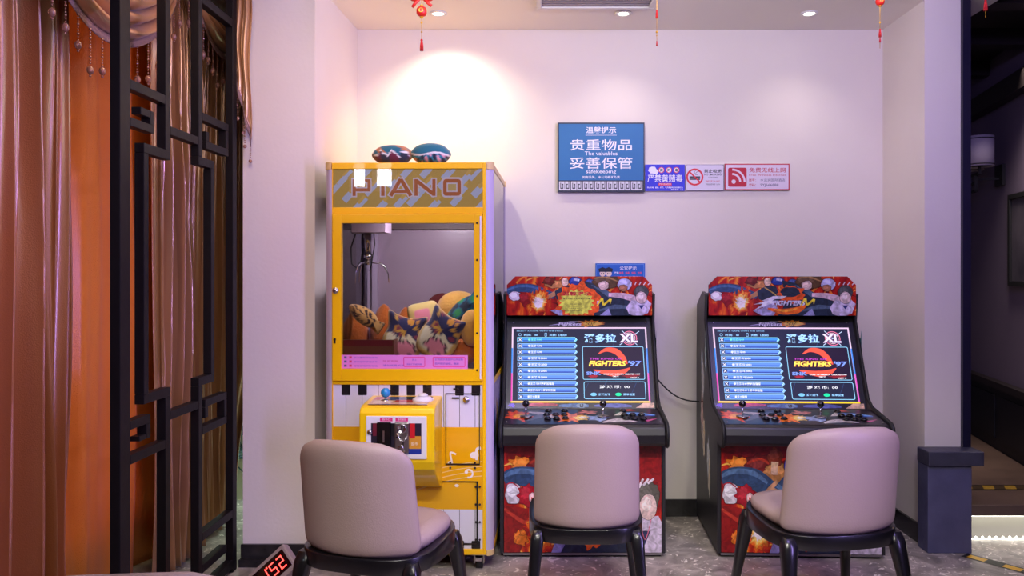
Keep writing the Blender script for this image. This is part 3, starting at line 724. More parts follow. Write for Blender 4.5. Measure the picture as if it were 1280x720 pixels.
box('side_panel', M['sidep'], cm, X0 + .004, X0 + .012, .0345, D - .0345, zb + .031, .854)
spn = Print(); spn.rect(0, .70, 0, .74, rgb(214, 206, 226))
for k in range(5): spn.poly([(.02+k*.14, .35), (.12+k*.14, .40), (.10+k*.14, .60), (.03+k*.14, .66)], [rgb(90, 130, 190), rgb(230, 190, 90), rgb(180, 190, 230)][k % 3])
spn.build('side_artwork', M['printgloss'], cm, (X1 - .0035, .05, zb + .035), (0, 0, R(90)))
for x in (X1 - .010, X0 + .004):
    box('side_window', M['glass2'], cm, x, x + .005, .0345, D - .0345, .881, zt - .029)
box('back_panel', M['inner'], cm, xl, xr, D - .02, D - .005, zb, zt)
box('roof', M['yellow'], cm, xl, xr, .031, D - .021, zt - .02, zt - .005)
box('base_floor', M['blackm'], cm, xl, xr, .031, D - .021, zb, zb + .02)
box('prize_floor', M['inner'], cm, xl, xr, .034, D - .021, .86, .875)
box('header_box', mat('brown_grey_header', rgb(92, 78, 78), .5), cm, xl + .01, xr - .01, .10, D - .021, 1.80, zt - .021)
box('rear_rail', mat('brown_grey_rail', rgb(110, 92, 92), .5), cm, xl + .01, xr - .01, D - .045, D - .021, 1.618, 1.70)
# marquee
W, H = cx(603.5) - cx(415.5), chh(211) - chh(259)
p = Print(); p.rect(0, W, 0, H, rgb(206, 172, 82))
rd = random.Random(3)
def key(px, pz, l, wd, col, a=R(47)):
    ux, uz = cos(a), sin(a); vx, vz = -uz, ux
    c = [(px, pz), (px+ux*l, pz+uz*l), (px+ux*l+vx*wd, pz+uz*l+vz*wd), (px+vx*wd, pz+vz*wd)]
    # clip to the panel
    def clip(poly, f, ip):
        o = []
        for i in range(len(poly)):
            a_, b_ = poly[i-1], poly[i]
            if f(b_) >= 0:
                if f(a_) < 0: o.append(ip(a_, b_))
                o.append(b_)
            elif f(a_) >= 0: o.append(ip(a_, b_))
        return o
    for f in (lambda q: q[0], lambda q: W-q[0], lambda q: q[1], lambda q: H-q[1]):
        if len(c) < 3: return
        c = clip(c, f, lambda a_, b_, f=f: (a_[0]+(b_[0]-a_[0])*f(a_)/(f(a_)-f(b_)), a_[1]+(b_[1]-a_[1])*f(a_)/(f(a_)-f(b_))))
    if len(c) > 2: p.poly(c, col)
LB = rgb(196, 204, 226)
for i, (kx, kz, l, wd) in enumerate([(.00,.06,.10,.025),(.06,.02,.05,.03),(.10,-.03,.09,.028),(.03,.10,.09,.02),(.16,.05,.11,.02),(.22,-.02,.05,.03),(.15,.14,.05,.03),(.30,-.01,.07,.03),(.27,.08,.07,.026),(.33,.13,.07,.03),(.36,.00,.10,.03),
        (.41,.06,.09,.028),(.46,-.02,.06,.03),(.42,.13,.06,.03),(.50,.08,.06,.03),(.52,.12,.07,.03),(.56,.00,.06,.03),(.59,.05,.05,.034),(.60,.10,.06,.028),(.66,.04,.06,.034),(.64,.12,.09,.018),(.24,.12,.05,.02),(.68,-.02,.06,.03)]):
    key(kx, kz, l, wd, LB)
    key(kx + .02, kz + .045, l*.5, wd*.5, rgb(222, 186, 92))
for ch_, px in (('P', 452), ('I', 478), ('A', 500.5), ('N', 531), ('O', 565)):
    x = (px - 415.5)*.00368; z = (259 - 244.5)*.00368
    OC = rgb(196, 112, 56); OW = rgb(226, 214, 222); hh = .077
    if ch_ == 'O':
        p.rrect(x-.049, x+.049, z-.008, z+hh+.008, .018, OW); p.rrect(x-.041, x+.041, z, z+hh, .014, OC); p.rect(x-.025, x+.025, z+.017, z+hh-.017, OW); p.rect(x-.019, x+.019, z+.023, z+hh-.023, rgb(210, 184, 110))
        continue
    wds = dict(P=.075, I=.014, A=.094, N=.083)[ch_]
    for o_, c_ in ((.006, OW), (0, OC)):
        def bar(a, b, w_): 
            dx, dz = b[0]-a[0], b[1]-a[1]; l = sqrt(dx*dx+dz*dz); ex, ez = dx/l*o_, dz/l*o_
            p.ribbon([(x+a[0]-ex, z+a[1]-ez), (x+b[0]+ex, z+b[1]+ez)], w_ + 2*o_, c_)
        h2 = wds/2
        if ch_ == 'P': bar((-h2, 0), (-h2, hh), .015); bar((-h2-.007, hh-.007), (h2, hh-.007), .014); bar((h2-.006, hh-.014), (h2-.006, hh*.35), .014); bar((h2, hh*.36), (-h2, hh*.36), .014)
        if ch_ == 'I': bar((0, 0), (0, hh), .016)
        if ch_ == 'A': bar((-h2, 0), (0, hh), .017); bar((h2, 0), (0, hh), .017); bar((-h2*.6, hh*.25), (h2*.6, hh*.25), .013)
        if ch_ == 'N': bar((-h2, 0), (-h2, hh), .015); bar((h2, 0), (h2, hh), .015); bar((-h2, hh-.006), (h2, .006), .017)
p.build('marquee_artwork', M['litprint'], cm, (cx(415.5), .010, chh(259)))
box('marquee_glass', M['glass'], cm, cx(415.5), cx(603.5), .0035, .0065, chh(259), chh(211))
# door
dr = MB(); a0, a1, b0, b1 = cx(416), cx(603), chh(476), chh(267.8); g0, g1, h0, h1 = cx(427), cx(593), chh(461), chh(279)
door = MB().box(a0, g0, -.012, .02, b0, b1).box(g1, a1, -.012, .02, b0, b1).box(g0, g1, -.012, .02, b0, h0).box(g0, g1, -.012, .02, h1, b1).build('door', M['yellow'], cm, .002)
box('pane', M['glass'], door, g0, g1, .0, .004, h0, h1)
box('hinge', M['white'], door, cx(600.3), cx(602.3), -.016, -.0125, b0 + .01, b1 - .01, .001)
def rivets(lst, y, r, par):
    for px, py in lst: MB().lathe([(r, 0), (r, -.002), (r*.6, -.004), (0, -.0045)], (cx(px), y, chh(py)), 'y', 10).build('screw', M['bolt'], par)
rivets([(597, 279), (597, 325), (597, 370), (597, 416), (597, 462)], -.012, .005, door)
def lock(px, py, y, par, r=.015):
    l = MB().lathe([(r, 0), (r, -.004), (r*.85, -.008), (r*.55, -.008), (r*.5, -.012), (0, -.012)], (cx(px), y, chh(py)), 'y', 20).build('lock', M['chrome'], par)
    box('keyhole', M['blackm'], l, cx(px)-.0015, cx(px)+.0015, y-.0135, y-.0122, chh(py)-.005, chh(py)+.005)
lock(420, 363, -.012, door)
MB().lathe([(.006, 0), (.006, -.004), (0, -.004)], (cx(419), -.012, chh(424)), 'y', 10).box(cx(419)-.004, cx(419)+.004, -.016, -.012, chh(429), chh(423)).build('key_slot', M['bolt'], door)
# pink rules sticker at the bottom of the glass
W, H = cx(585) - cx(427), chh(444) - chh(461)
p = Print(); p.rect(0, W, 0, H, rgb(226, 134, 212))
for i in range(3):
    p.rect(.010, .022, .008+.019*i, .018+.019*i, rgb(90, 90, 130)); p.rect(.034, .046, .008+.019*i, .018+.019*i, rgb(216, 70, 110))
    p.text(['轻按按钮抓取娃娃', '操作摇杆移动天车', '投入硬币开始游戏'][i], .055, .008+.019*i, .008, rgb(110, 90, 190), width=.11)
p.text('请勿摇晃机器', .19, .010, .009, rgb(80, 80, 190), width=.10); p.text('联系客服', .19, .030, .009, rgb(200, 80, 150), width=.07)
p.rrect(.285, .385, .008, H-.008, .006, rgb(225, 50, 140), .003); p.text('禁 止', .335, .036, .009, rgb(110, 80, 190), 'c'); p.text('敲打玻璃', .335, .016, .008, rgb(110, 80, 190), 'c', width=.07)
p.rrect(.42, .57, .008, H-.008, .006, rgb(225, 50, 140), .003); p.text('公司提示请爱护公共设备', .43, .038, .010, rgb(80, 70, 190), width=.13); p.text('损坏照价赔偿，谢谢', .43, .018, .010, rgb(80, 70, 190), width=.11)
p.build('rules_sticker', M['print'], cm, (cx(427), -.0006, chh(461) + .001))
# lower panel with piano keys
box('lower_panel', M['yellow'], cm, cx(415.5), cx(603.5), .008, .03, chh(686), chh(481))
p = Print(); gx = lambda px: (px - 415.5)*.00368; gz = lambda py: (686 - py)*.00368
Wp = gx(603.5)
PW = rgb(226, 222, 240); PK = rgb(34, 30, 34); PY = rgb(238, 176, 16)
p.rect(0, Wp, gz(686), gz(481), PY); p.rect(0, Wp, gz(534), gz(481), PW); p.rect(0, Wp, gz(686), gz(637), PW)
for px in (431.5, 452, 472.5, 493, 513.5, 534, 554.5, 574.5, 594): 
    p.rect(gx(px)-.001, gx(px)+.001, gz(534), gz(481), PK); p.rect(gx(px)-.001, gx(px)+.001, gz(686), gz(637), PK)
for px in (426, 447, 487.5, 508, 528.5, 569, 589.5):
    p.rrect(gx(px), gx(px+11), gz(494.5), gz(480.9), .004, PK); p.rrect(gx(px), gx(px+11), gz(686), gz(676), .004, PK)
for k in range(4):       # stave
    p.ribbon([(gx(500 + i*10.3), gz(607 + k*6 - i*1.5 - 16*sin(i*.16 + .3))) for i in range(11)], .0035, rgb(246, 214, 130))
NW = rgb(244, 232, 220)
p.ell(gx(545), gz(591), .024, .017, NW, rot=.5); p.ribbon([(gx(540), gz(594)), (gx(530), gz(606))], .006, NW)
p.ell(gx(563), gz(579), .012, .010, NW); p.ribbon([(gx(565), gz(578)), (gx(563), gz(566)), (gx(570), gz(568))], .008, NW)
p.ell(gx(593), gz(569), .020, .016, NW); p.ribbon([(gx(596), gz(575)), (gx(596), gz(562)), (gx(601), gz(560))], .012, NW)
p.ring(gx(586), gz(592), .022, .008, NW, -110, 120); p.ell(gx(583), gz(590), .008, .008, NW)
p.ell(gx(571), gz(607), .010, .007, NW)
p.build('piano_artwork', M['printgloss'], cm, (cx(415.5), .0075, chh(686)))
# access hatch and lower door: recessed outlines as thin dark strips, lock, screws
def outline(name, px0, px1, py0, py1, lw=.003):
    x0, x1, z0, z1 = cx(px0), cx(px1), chh(py1), chh(py0); y0, y1 = .0015, .0068
    return MB().box(x0, x1, y0, y1, z1-lw, z1).box(x0, x1, y0, y1, z0, z0+lw*2.0).box(x0, x0+lw, y0, y1, z0+lw*2, z1-lw).box(x1-lw, x1, y0, y1, z0+lw*2, z1-lw).build(name, M['bolt'], cm)
hd = outline('access_hatch', 557, 600, 491.5, 581)
lock(583, 499.5, .0015, hd, .016); box('slot', M['blackm'], hd, cx(565), cx(574), .0015, .004, chh(498.5), chh(496.5))
rivets([(568, 486), (572.5, 486), (563, 578), (563, 584.5), (594, 578), (594, 584.5)], .0015, .005, hd)
ld = outline('lower_door', 470, 598, 601.5, 680.5)
box('hinge', M['blackm'], ld, cx(596), cx(598), -.004, .001, chh(680), chh(602))
rivets([(595, 608), (600, 608), (595, 630), (600, 630), (595, 652), (600, 652), (595, 674), (600, 674)], .0010, .005, ld)
# control box
cb = MB().prism([(.0065,.812),(-.185,.800),(-.215,.792),(-.228,.770),(-.228,.56),(-.215,.525),(-.18,.49),(-.05,.41),(.0065,.39)], -.172, .155, 'x').build('control_box', M['yellowp'], cm, .012)
cb.modifiers['bevel'].segments = 4
W, H = .262, .185
cpn = box('coin_plate', M['white'], cm, -.140, .122, -.236, -.2285, .574, .759, .003)
p = Print(); p.rect(.022, W-.022, .022, H-.030, rgb(36, 28, 50))
for k in range(5): p.rect(.03+k*.04, .046+k*.04, .10, H-.030, [rgb(120,30,60), rgb(40,90,160), rgb(20,20,30), rgb(200,30,40), rgb(40,40,60)][k])
p.rect(.165, W-.024, .045, .10, rgb(214, 150, 50)); p.rect(.165, W-.022, .022, .045, rgb(26, 50, 150)); p.rect(.19, .212, .09, H-.03, rgb(205, 24, 40))
p.text('投币', .21, .06, .014, NW, 'c')
for x, s_ in ((.088, '投币口'), (.155, '退币按钮')): p.rect(x-.027, x+.027, H-.022, H-.006, rgb(226, 50, 130)); p.text(s_, x, H-.018, .009, WH, 'c', width=.035)
p.build('coin_label', M['print'], cpn, (-.140, -.2364, .574))
lock(485.5-12+.5, 538.5+12, -.236, cpn, .012) if False else None
l = MB().lathe([(.013, 0), (.013, -.004), (.009, -.008), (.006, -.011), (0, -.011)], (-.122, -.236, .69), 'y', 18).build('lock', M['chrome'], cpn)
cs = box('coin_slot', M['blackgloss'], cpn, -.090, -.030, -.250, -.2372, .610, .735, .003)
box('coin_channel', M['chrome'], cs, -.064, -.056, -.254, -.2505, .65, .70)
ca = box('coin_acceptor', M['steel'], cpn, -.014, .048, -.252, -.2372, .602, .735, .005)
MB().lathe([(.021, 0), (.021, -.003), (.017, -.004), (.016, -.002), (0, -.002)], (.018, -.2525, .708), 'y', 22).build('dial', M['chrome'], ca)
MB().box(.016, .020, -.258, -.2546, .693, .722).box(-.006, .014, -.255, -.2525, .668, .674).box(.022, .027, -.255, -.2525, .625, .650).build('coin_opening', M['blackm'], ca)
MB().tube([(-.002, -.258, .690), (.012, -.258, .66), (.030, -.258, .655), (.040, -.258, .675)], .004).build('lever', M['chrome'], ca)
MB().tube([(.004, -.258, .628), (.020, -.258, .638), (.030, -.258, .61)], .005).build('return_lever', M['chrome'], ca)
# top of the control box
tpp = Print(); tpp.rect(-.135, .125, 0, .165, rgb(212, 168, 120))
for i, (a_, b_, c_, d_, q) in enumerate([(-.13,-.07,.10,.16,(196,70,80)),(-.07,0,.09,.16,(60,70,120)),(0,.05,.10,.165,(60,60,60)),(.05,.11,.10,.16,(110,160,60)),(-.12,-.04,.02,.08,(230,200,170)),(-.03,.05,.05,.10,(190,70,60)),(-.04,.06,.0,.04,(235,180,150)),(-.135,.125,.0,.012,(50,60,80)),(.06,.125,.12,.165,(40,44,60))]): tpp.rect(a_, b_, c_, d_, rgb(*q))
tpp.build('control_artwork', M['printgloss'], cm, (-.008, -.195, .8012), (R(-86.4), 0, 0))
js = MB().lathe([(.024, .802), (.022, .808), (.008, .812), (0, .812)], (-.085, -.10, 0), 'z', 18).build('joystick', M['chrome'], cm)
MB().cyl((-.085, -.10, .81), (-.085, -.10, .822), .005).build('shaft', M['chrome'], js)
MB().ball((-.085, -.10, .840), .022, 20).build('ball', M['blue'], js)
bt = MB().lathe([(.048, .803), (.046, .812), (.032, .822), (.024, .824), (0, .824)], (.082, -.095, 0), 'z', 28).build('start_button', M['white'], cm)
MB().lathe([(.022, .824), (.022, .832), (.012, .837), (0, .838)], (.082, -.095, 0), 'z', 20).build('button_cap', M['whiteplastic'], bt)
# casters
for x, y in ((-.30, .06), (.32, .06), (-.30, .76), (.32, .76)):
    c = MB().box(x-.032, x+.032, y-.035, y+.035, .070, .0805).box(x-.024, x-.018, y-.02, y+.02, .028, .070).box(x+.018, x+.024, y-.02, y+.02, .028, .070).build('caster', M['steel'], cm)
    MB().cyl((x-.016, y, .028), (x+.016, y, .028), .027, n=20).build('wheel', M['rubber'], c)
    if y < .1: MB().box(x-.016, x+.016, y-.045, y-.020, .045, .062).build('brake', M['chrome'], c, .003)
# inside: gantry, claw, cable, chute
gy = .32
gn = box('gantry', M['inner'], cm, -.33, -.16, gy-.08, gy+.06, 1.573, 1.740, .003)
MB().box(-.35, .35, gy+.0, gy+.02, 1.741, 1.755).build('gantry_rail', M['steel'], cm)
box('inner_post', M['lilac'], cm, -.352, -.322, D-.055, D-.0215, .876, 1.651)
box('inner_post', M['lilac'], cm, .322, .352, D-.055, D-.0215, .876, 1.651)
c0 = Vector((-.262, gy-.02, 0)); gy = c0.y
cw = MB().cyl((c0.x, gy, 1.47), (c0.x, gy, 1.5725), .017, n=20).cyl((c0.x, gy, 1.445), (c0.x, gy, 1.4695), .022, n=20).cyl((c0.x, gy, 1.415), (c0.x, gy, 1.4445), .010).build('claw', M['chrome'], cm)
for a in (0.15, 0.15+2*pi/3, 0.15+4*pi/3):
    ux, uy = cos(a), sin(a)
    MB().tube([(c0.x+ux*v[0], gy+uy*v[0], v[1]) for v in ((.012,1.432),(.035,1.425),(.060,1.425),(.085,1.405),(.100,1.37),(.104,1.325))], [.0035,.0035,.004,.004,.0035,.002], 8).build('finger', M['chrome'], cw)
MB().tube([(c0.x-.06, gy, 1.5725), (c0.x-.085, gy, 1.50), (c0.x-.08, gy, 1.42), (c0.x-.055, gy, 1.40), (c0.x-.035, gy, 1.43), (c0.x-.022, gy, 1.50)], .004, 8).build('coiled_cable', M['blackm'], cw)
MB().tube([(c0.x+.03, gy, 1.5725), (c0.x+.035, gy, 1.52), (c0.x+.02, gy, 1.43), (c0.x+.01, gy, 1.385)], .003, 8).build('coiled_cable', M['blackm'], cw)
ch = MB().box(-.345, -.09, .10, .106, .876, 1.06).box(-.096, -.09, .107, .40, .876, 1.06).build('prize_chute', M['chute'], cm)
p = Print(); p.rect(0, .25, 0, .028, rgb(110, 26, 36)); p.text('PRIZE OUT', .12, .007, .014, rgb(60, 12, 20), 'c', width=.2); p = Print(); p.rect(0, .25, 0, .028, rgb(120, 24, 36)); p.build('red_band', M['print'], ch, (-.345, .0994, 1.030))

# toys inside and on top -------------------------------------------------
def to_world(lx, ly, z):
    a = R(-1.3); return (-.615 + lx*cos(a) - ly*sin(a), 3.68 + lx*sin(a) + ly*cos(a), z)
def pillow(outline, depth, colf, name, label, loc, rot, group='plush toys in the claw machine', nr=9, cat='plush toy'):
    """inflated cushion from a 2-D outline (x,z); front faces -y"""
    n = len(outline); rings = []; uv = []
    ccx = sum(p[0] for p in outline)/n; ccz = sum(p[1] for p in outline)/n
    verts = []; cols = []
    seq = [(i/nr, -1) for i in range(1, nr+1)] + [(i/nr, 1) for i in range(nr-1, 0, -1)]
    for s_, sg in seq:
        dp = depth*sqrt(max(0, 1 - s_**2.4))*sg
        for p_ in outline: verts.append((ccx+(p_[0]-ccx)*s_, dp, ccz+(p_[1]-ccz)*s_)); cols.append((ccx+(p_[0]-ccx)*s_, ccz+(p_[1]-ccz)*s_, s_, sg))
    fs = []
    for k in range(len(seq)-1):
        for j in range(n): fs.append((k*n+j, k*n+(j+1) % n, (k+1)*n+(j+1) % n, (k+1)*n+j))
    verts += [(ccx, -depth, ccz), (ccx, depth, ccz)]; cols += [(ccx, ccz, 0, -1), (ccx, ccz, 0, 1)]
    a_, b_ = len(verts)-2, len(verts)-1; L = (len(seq)-1)*n
    for j in range(n): fs.append((a_, (j+1) % n, j)); fs.append((b_, L+j, L+(j+1) % n))
    me = bpy.data.meshes.new(name); me.from_pydata(verts, [], fs)
    bm = bmesh.new(); bm.from_mesh(me); bmesh.ops.recalc_face_normals(bm, faces=bm.faces); bm.to_mesh(me); bm.free()
    me.polygons.foreach_set('use_smooth', [True]*len(me.polygons))
    at = me.color_attributes.new('Col', 'FLOAT_COLOR', 'POINT')
    data = []
    for c in cols: data += [*colf(*c), 1]
    at.data.foreach_set('color', data)
    me.materials.append(M['plush'])
    o = bpy.data.objects.new(name, me); COL.objects.link(o); o.location = loc; o.rotation_euler = rot
    return tag(o, label, cat, group)
cat_shape = smooth_outline([(-.075,-.10),(0,-.115),(.075,-.10),(.098,-.02),(.085,.05),(.098,.125),(.05,.112),(0,.105),(-.05,.112),(-.098,.125),(-.085,.05),(-.098,-.02)])
rdp = random.Random(5)
blobs = [(rdp.uniform(-.08,.08), rdp.uniform(.0,.11), rdp.uniform(.008,.02), rdp.choice([rgb(214,150,50), rgb(140,50,70), rgb(230,140,110), rgb(220,170,60)])) for _ in range(16)]
def col_cat(x, z, s_, sg):
    if s_ > .93 or sg > 0: return rgb(240, 200, 110)
    if z > .005 + .012*sin(x*70):
        for bx, bz, br, bc in blobs:
            if (x-bx)**2+(z-bz)**2 < br*br: return bc
        return rgb(30, 34, 84)
    dd = ((x-.015)/.055)**2 + ((z+.055)/.040)**2 + .25*sin(math.atan2(z+.055, x-.015)*7)
    if dd < .75: return rgb(240, 150, 170)
    if dd < 1.1: return rgb(60, 30, 50)
    if s_ > .86: return rgb(225, 190, 90)
    return rgb(244, 238, 200)
def col_brown(x, z, s_, sg):
    if sg > 0: return rgb(214, 150, 60)
    v = sin(x*90 + 3*sin(z*60))*cos(z*80 + 2*sin(x*50))
    return rgb(60, 36, 34) if v > .15 and s_ < .9 else rgb(222, 172, 96)
def col_teal(x, z, s_, sg):
    e_ = .010*sin(x*95) + .005*sin(x*210)
    if abs(z - e_ - .0) < .004: return rgb(235, 235, 235)
    if z > e_:
        return rgb(20, 104, 128) if sin(x*40+z*60) > -.6 else rgb(190, 120, 70)
    return rgb(110, 30, 60) if sin(x*60) > 0 else rgb(40, 50, 70)
def col_teal2(x, z, s_, sg):
    if abs(z + .006 - .006*sin(x*30)) < .004: return rgb(235, 235, 235)
    if z > -.006 + .006*sin(x*30): return rgb(24, 110, 134)
    v = sin(x*130)*cos(z*100 + x*40)
    return rgb(230, 170, 190) if v > .4 else (rgb(30, 30, 60) if v < -.1 else rgb(30, 140, 170))
def col_green(x, z, s_, sg):
    if s_ > .9: return rgb(225, 230, 235)
    v = sin(x*60+2)*cos(z*70)
    return rgb(40, 150, 80) if v > .35 else (rgb(14, 40, 60) if v < .0 else rgb(20, 110, 140))
def ctw(px, py, ly):     # a point inside the cabinet at local depth ly seen at photo px,py -> built at its real place
    y = 3.68 + ly; return (((px-678)*y/1000), y, 1.38-(py-340)*y/1000)
lens_shape = smooth_outline([(-.12,0),(-.08,.035),(0,.048),(.08,.038),(.125,.0),(.08,-.038),(0,-.044),(-.08,-.035)])
fish_shape = smooth_outline([(-.15,-.0),(-.10,.035),(0,.055),(.08,.042),(.13,.01),(.16,.04),(.165,-.04),(.13,-.012),(.07,-.04),(-.03,-.05),(-.11,-.03)])
sq_shape = smooth_outline([(-.07,-.07),(0,-.078),(.07,-.07),(.078,0),(.07,.07),(0,.078),(-.07,.07),(-.078,0)])
pillow(cat_shape, .045, col_cat, 'eared_cushion', 'cream cushion with pink patch and navy printed ears, left of the two front ones', ctw(504, 423, .24), (R(-12), R(12), R(10)))
pillow(cat_shape, .045, col_cat, 'eared_cushion', 'cream cushion with pink patch and navy printed ears, tilted right, front centre of the glass', ctw(550, 420, .14), (R(-12), R(28), R(-10)))
pillow(sq_shape, .04, lambda x, z, s_, sg: rgb(240,150,170) if s_ < .45 else (rgb(70,40,60) if s_ < .55 else rgb(238,214,130)), 'square_cushion', 'small square cream cushion with pink centre behind the eared cushions', ctw(530, 397, .36), (R(-10), R(-12), 0))
pillow(fish_shape, .04, col_brown, 'striped_cushion', 'long brown and yellow patterned cushion leaning at the left of the glass case', ctw(456, 396, .20), (R(-15), R(38), R(15))).scale = (.62, .8, .8)
pillow(fish_shape, .035, col_green, 'leaf_cushion', 'long teal and green patterned cushion slanting by the right of the glass case', ctw(577, 391, .27), (R(-15), R(-42), R(-10)))
def plush(name, label, m, px, py, ly, r, sc, extra=None):
    b = MB().ball((0,0,0), r, 22, sc)
    o = b.build(name, m); o.location = ctw(px, py, ly); tag(o, label, 'plush toy', 'plush toys in the claw machine'); return o
def cone_plush(name, label, px, py, ly, r, h, m='plusho'):
    prof = [(0, -h*.5), (r*.7, -h*.5), (r, -h*.38), (r*1.02, -h*.1), (r*.8, h*.18), (r*.45, h*.38), (r*.22, h*.47), (0, h*.5)]
    o = MB().lathe(prof, n=24).build(name, M[m], subs=1); o.location = ctw(px, py, ly); return tag(o, label, 'plush toy', 'plush toys in the claw machine')
cone_plush('cone_plush', 'brown orange plush cone at far left behind the prize chute', 444, 420, .52, .085, .27)
cone_plush('cone_plush', 'brown orange plush cone beside the left chute wall', 480, 412, .50, .08, .27)
cone_plush('cone_plush', 'brown orange plush cone half hidden behind the left eared cushion', 507, 414, .58, .07, .26)
plush('round_plush', 'pale yellow round plush between the two cushion rows', M['plushy'], 546, 404, .42, .075, (1,.8,1.05))
plush('round_plush', 'large pale yellow plush at the top right of the pile', M['plushy'], 573, 384, .46, .10, (1.1,.8,.85))
plush('round_plush', 'yellow plush ball pressed against the right side of the case', M['plushy'], 590, 410, .17, .09, (.65,.7,1.0))
plush('round_plush', 'orange plush lying low at the right front corner of the case', M['plusho'], 578, 440, .22, .08, (1.05,.8,.8))
plush('round_plush', 'orange plush low at the back between cones and cushions', M['plusho'], 484, 450, .33, .075, (1.1,.8,.8))
o = plush('dark_red_plush', 'maroon round plush with green felt leaves at the back of the pile', M['plushr'], 553, 386, .64, .085, (1.05,.7,1.0))
lf = MB()
for k in range(5): lf.ball((.01 + .022*k, -.075, .045 - .03*abs(k-2)*.5 + .01*k), .022, 8, (1, .3, 1.3))
lf.build('leaf', M['plushg'], o)
o = pillow(lens_shape, .055, col_teal, 'teal_cushion', 'teal and maroon patterned cushion lying on the claw machine roof, left one', (0,0,0), (0,0,0), 'cushions on top of the claw machine', cat='cushion')
o.location = to_world(-.092, .075, 1.884+.045); o.scale = (.80, 1.2, 1.0)
o = pillow(lens_shape, .055, col_teal2, 'teal_cushion', 'teal cushion with striped underside lying on the claw machine roof, right one', (0,0,0), (0,0,0), 'cushions on top of the claw machine', cat='cushion')
o.location = to_world(.088, .075, 1.884+.049); o.scale = (.78, 1.2, 1.08); o.rotation_euler = (0, R(2), R(-1))

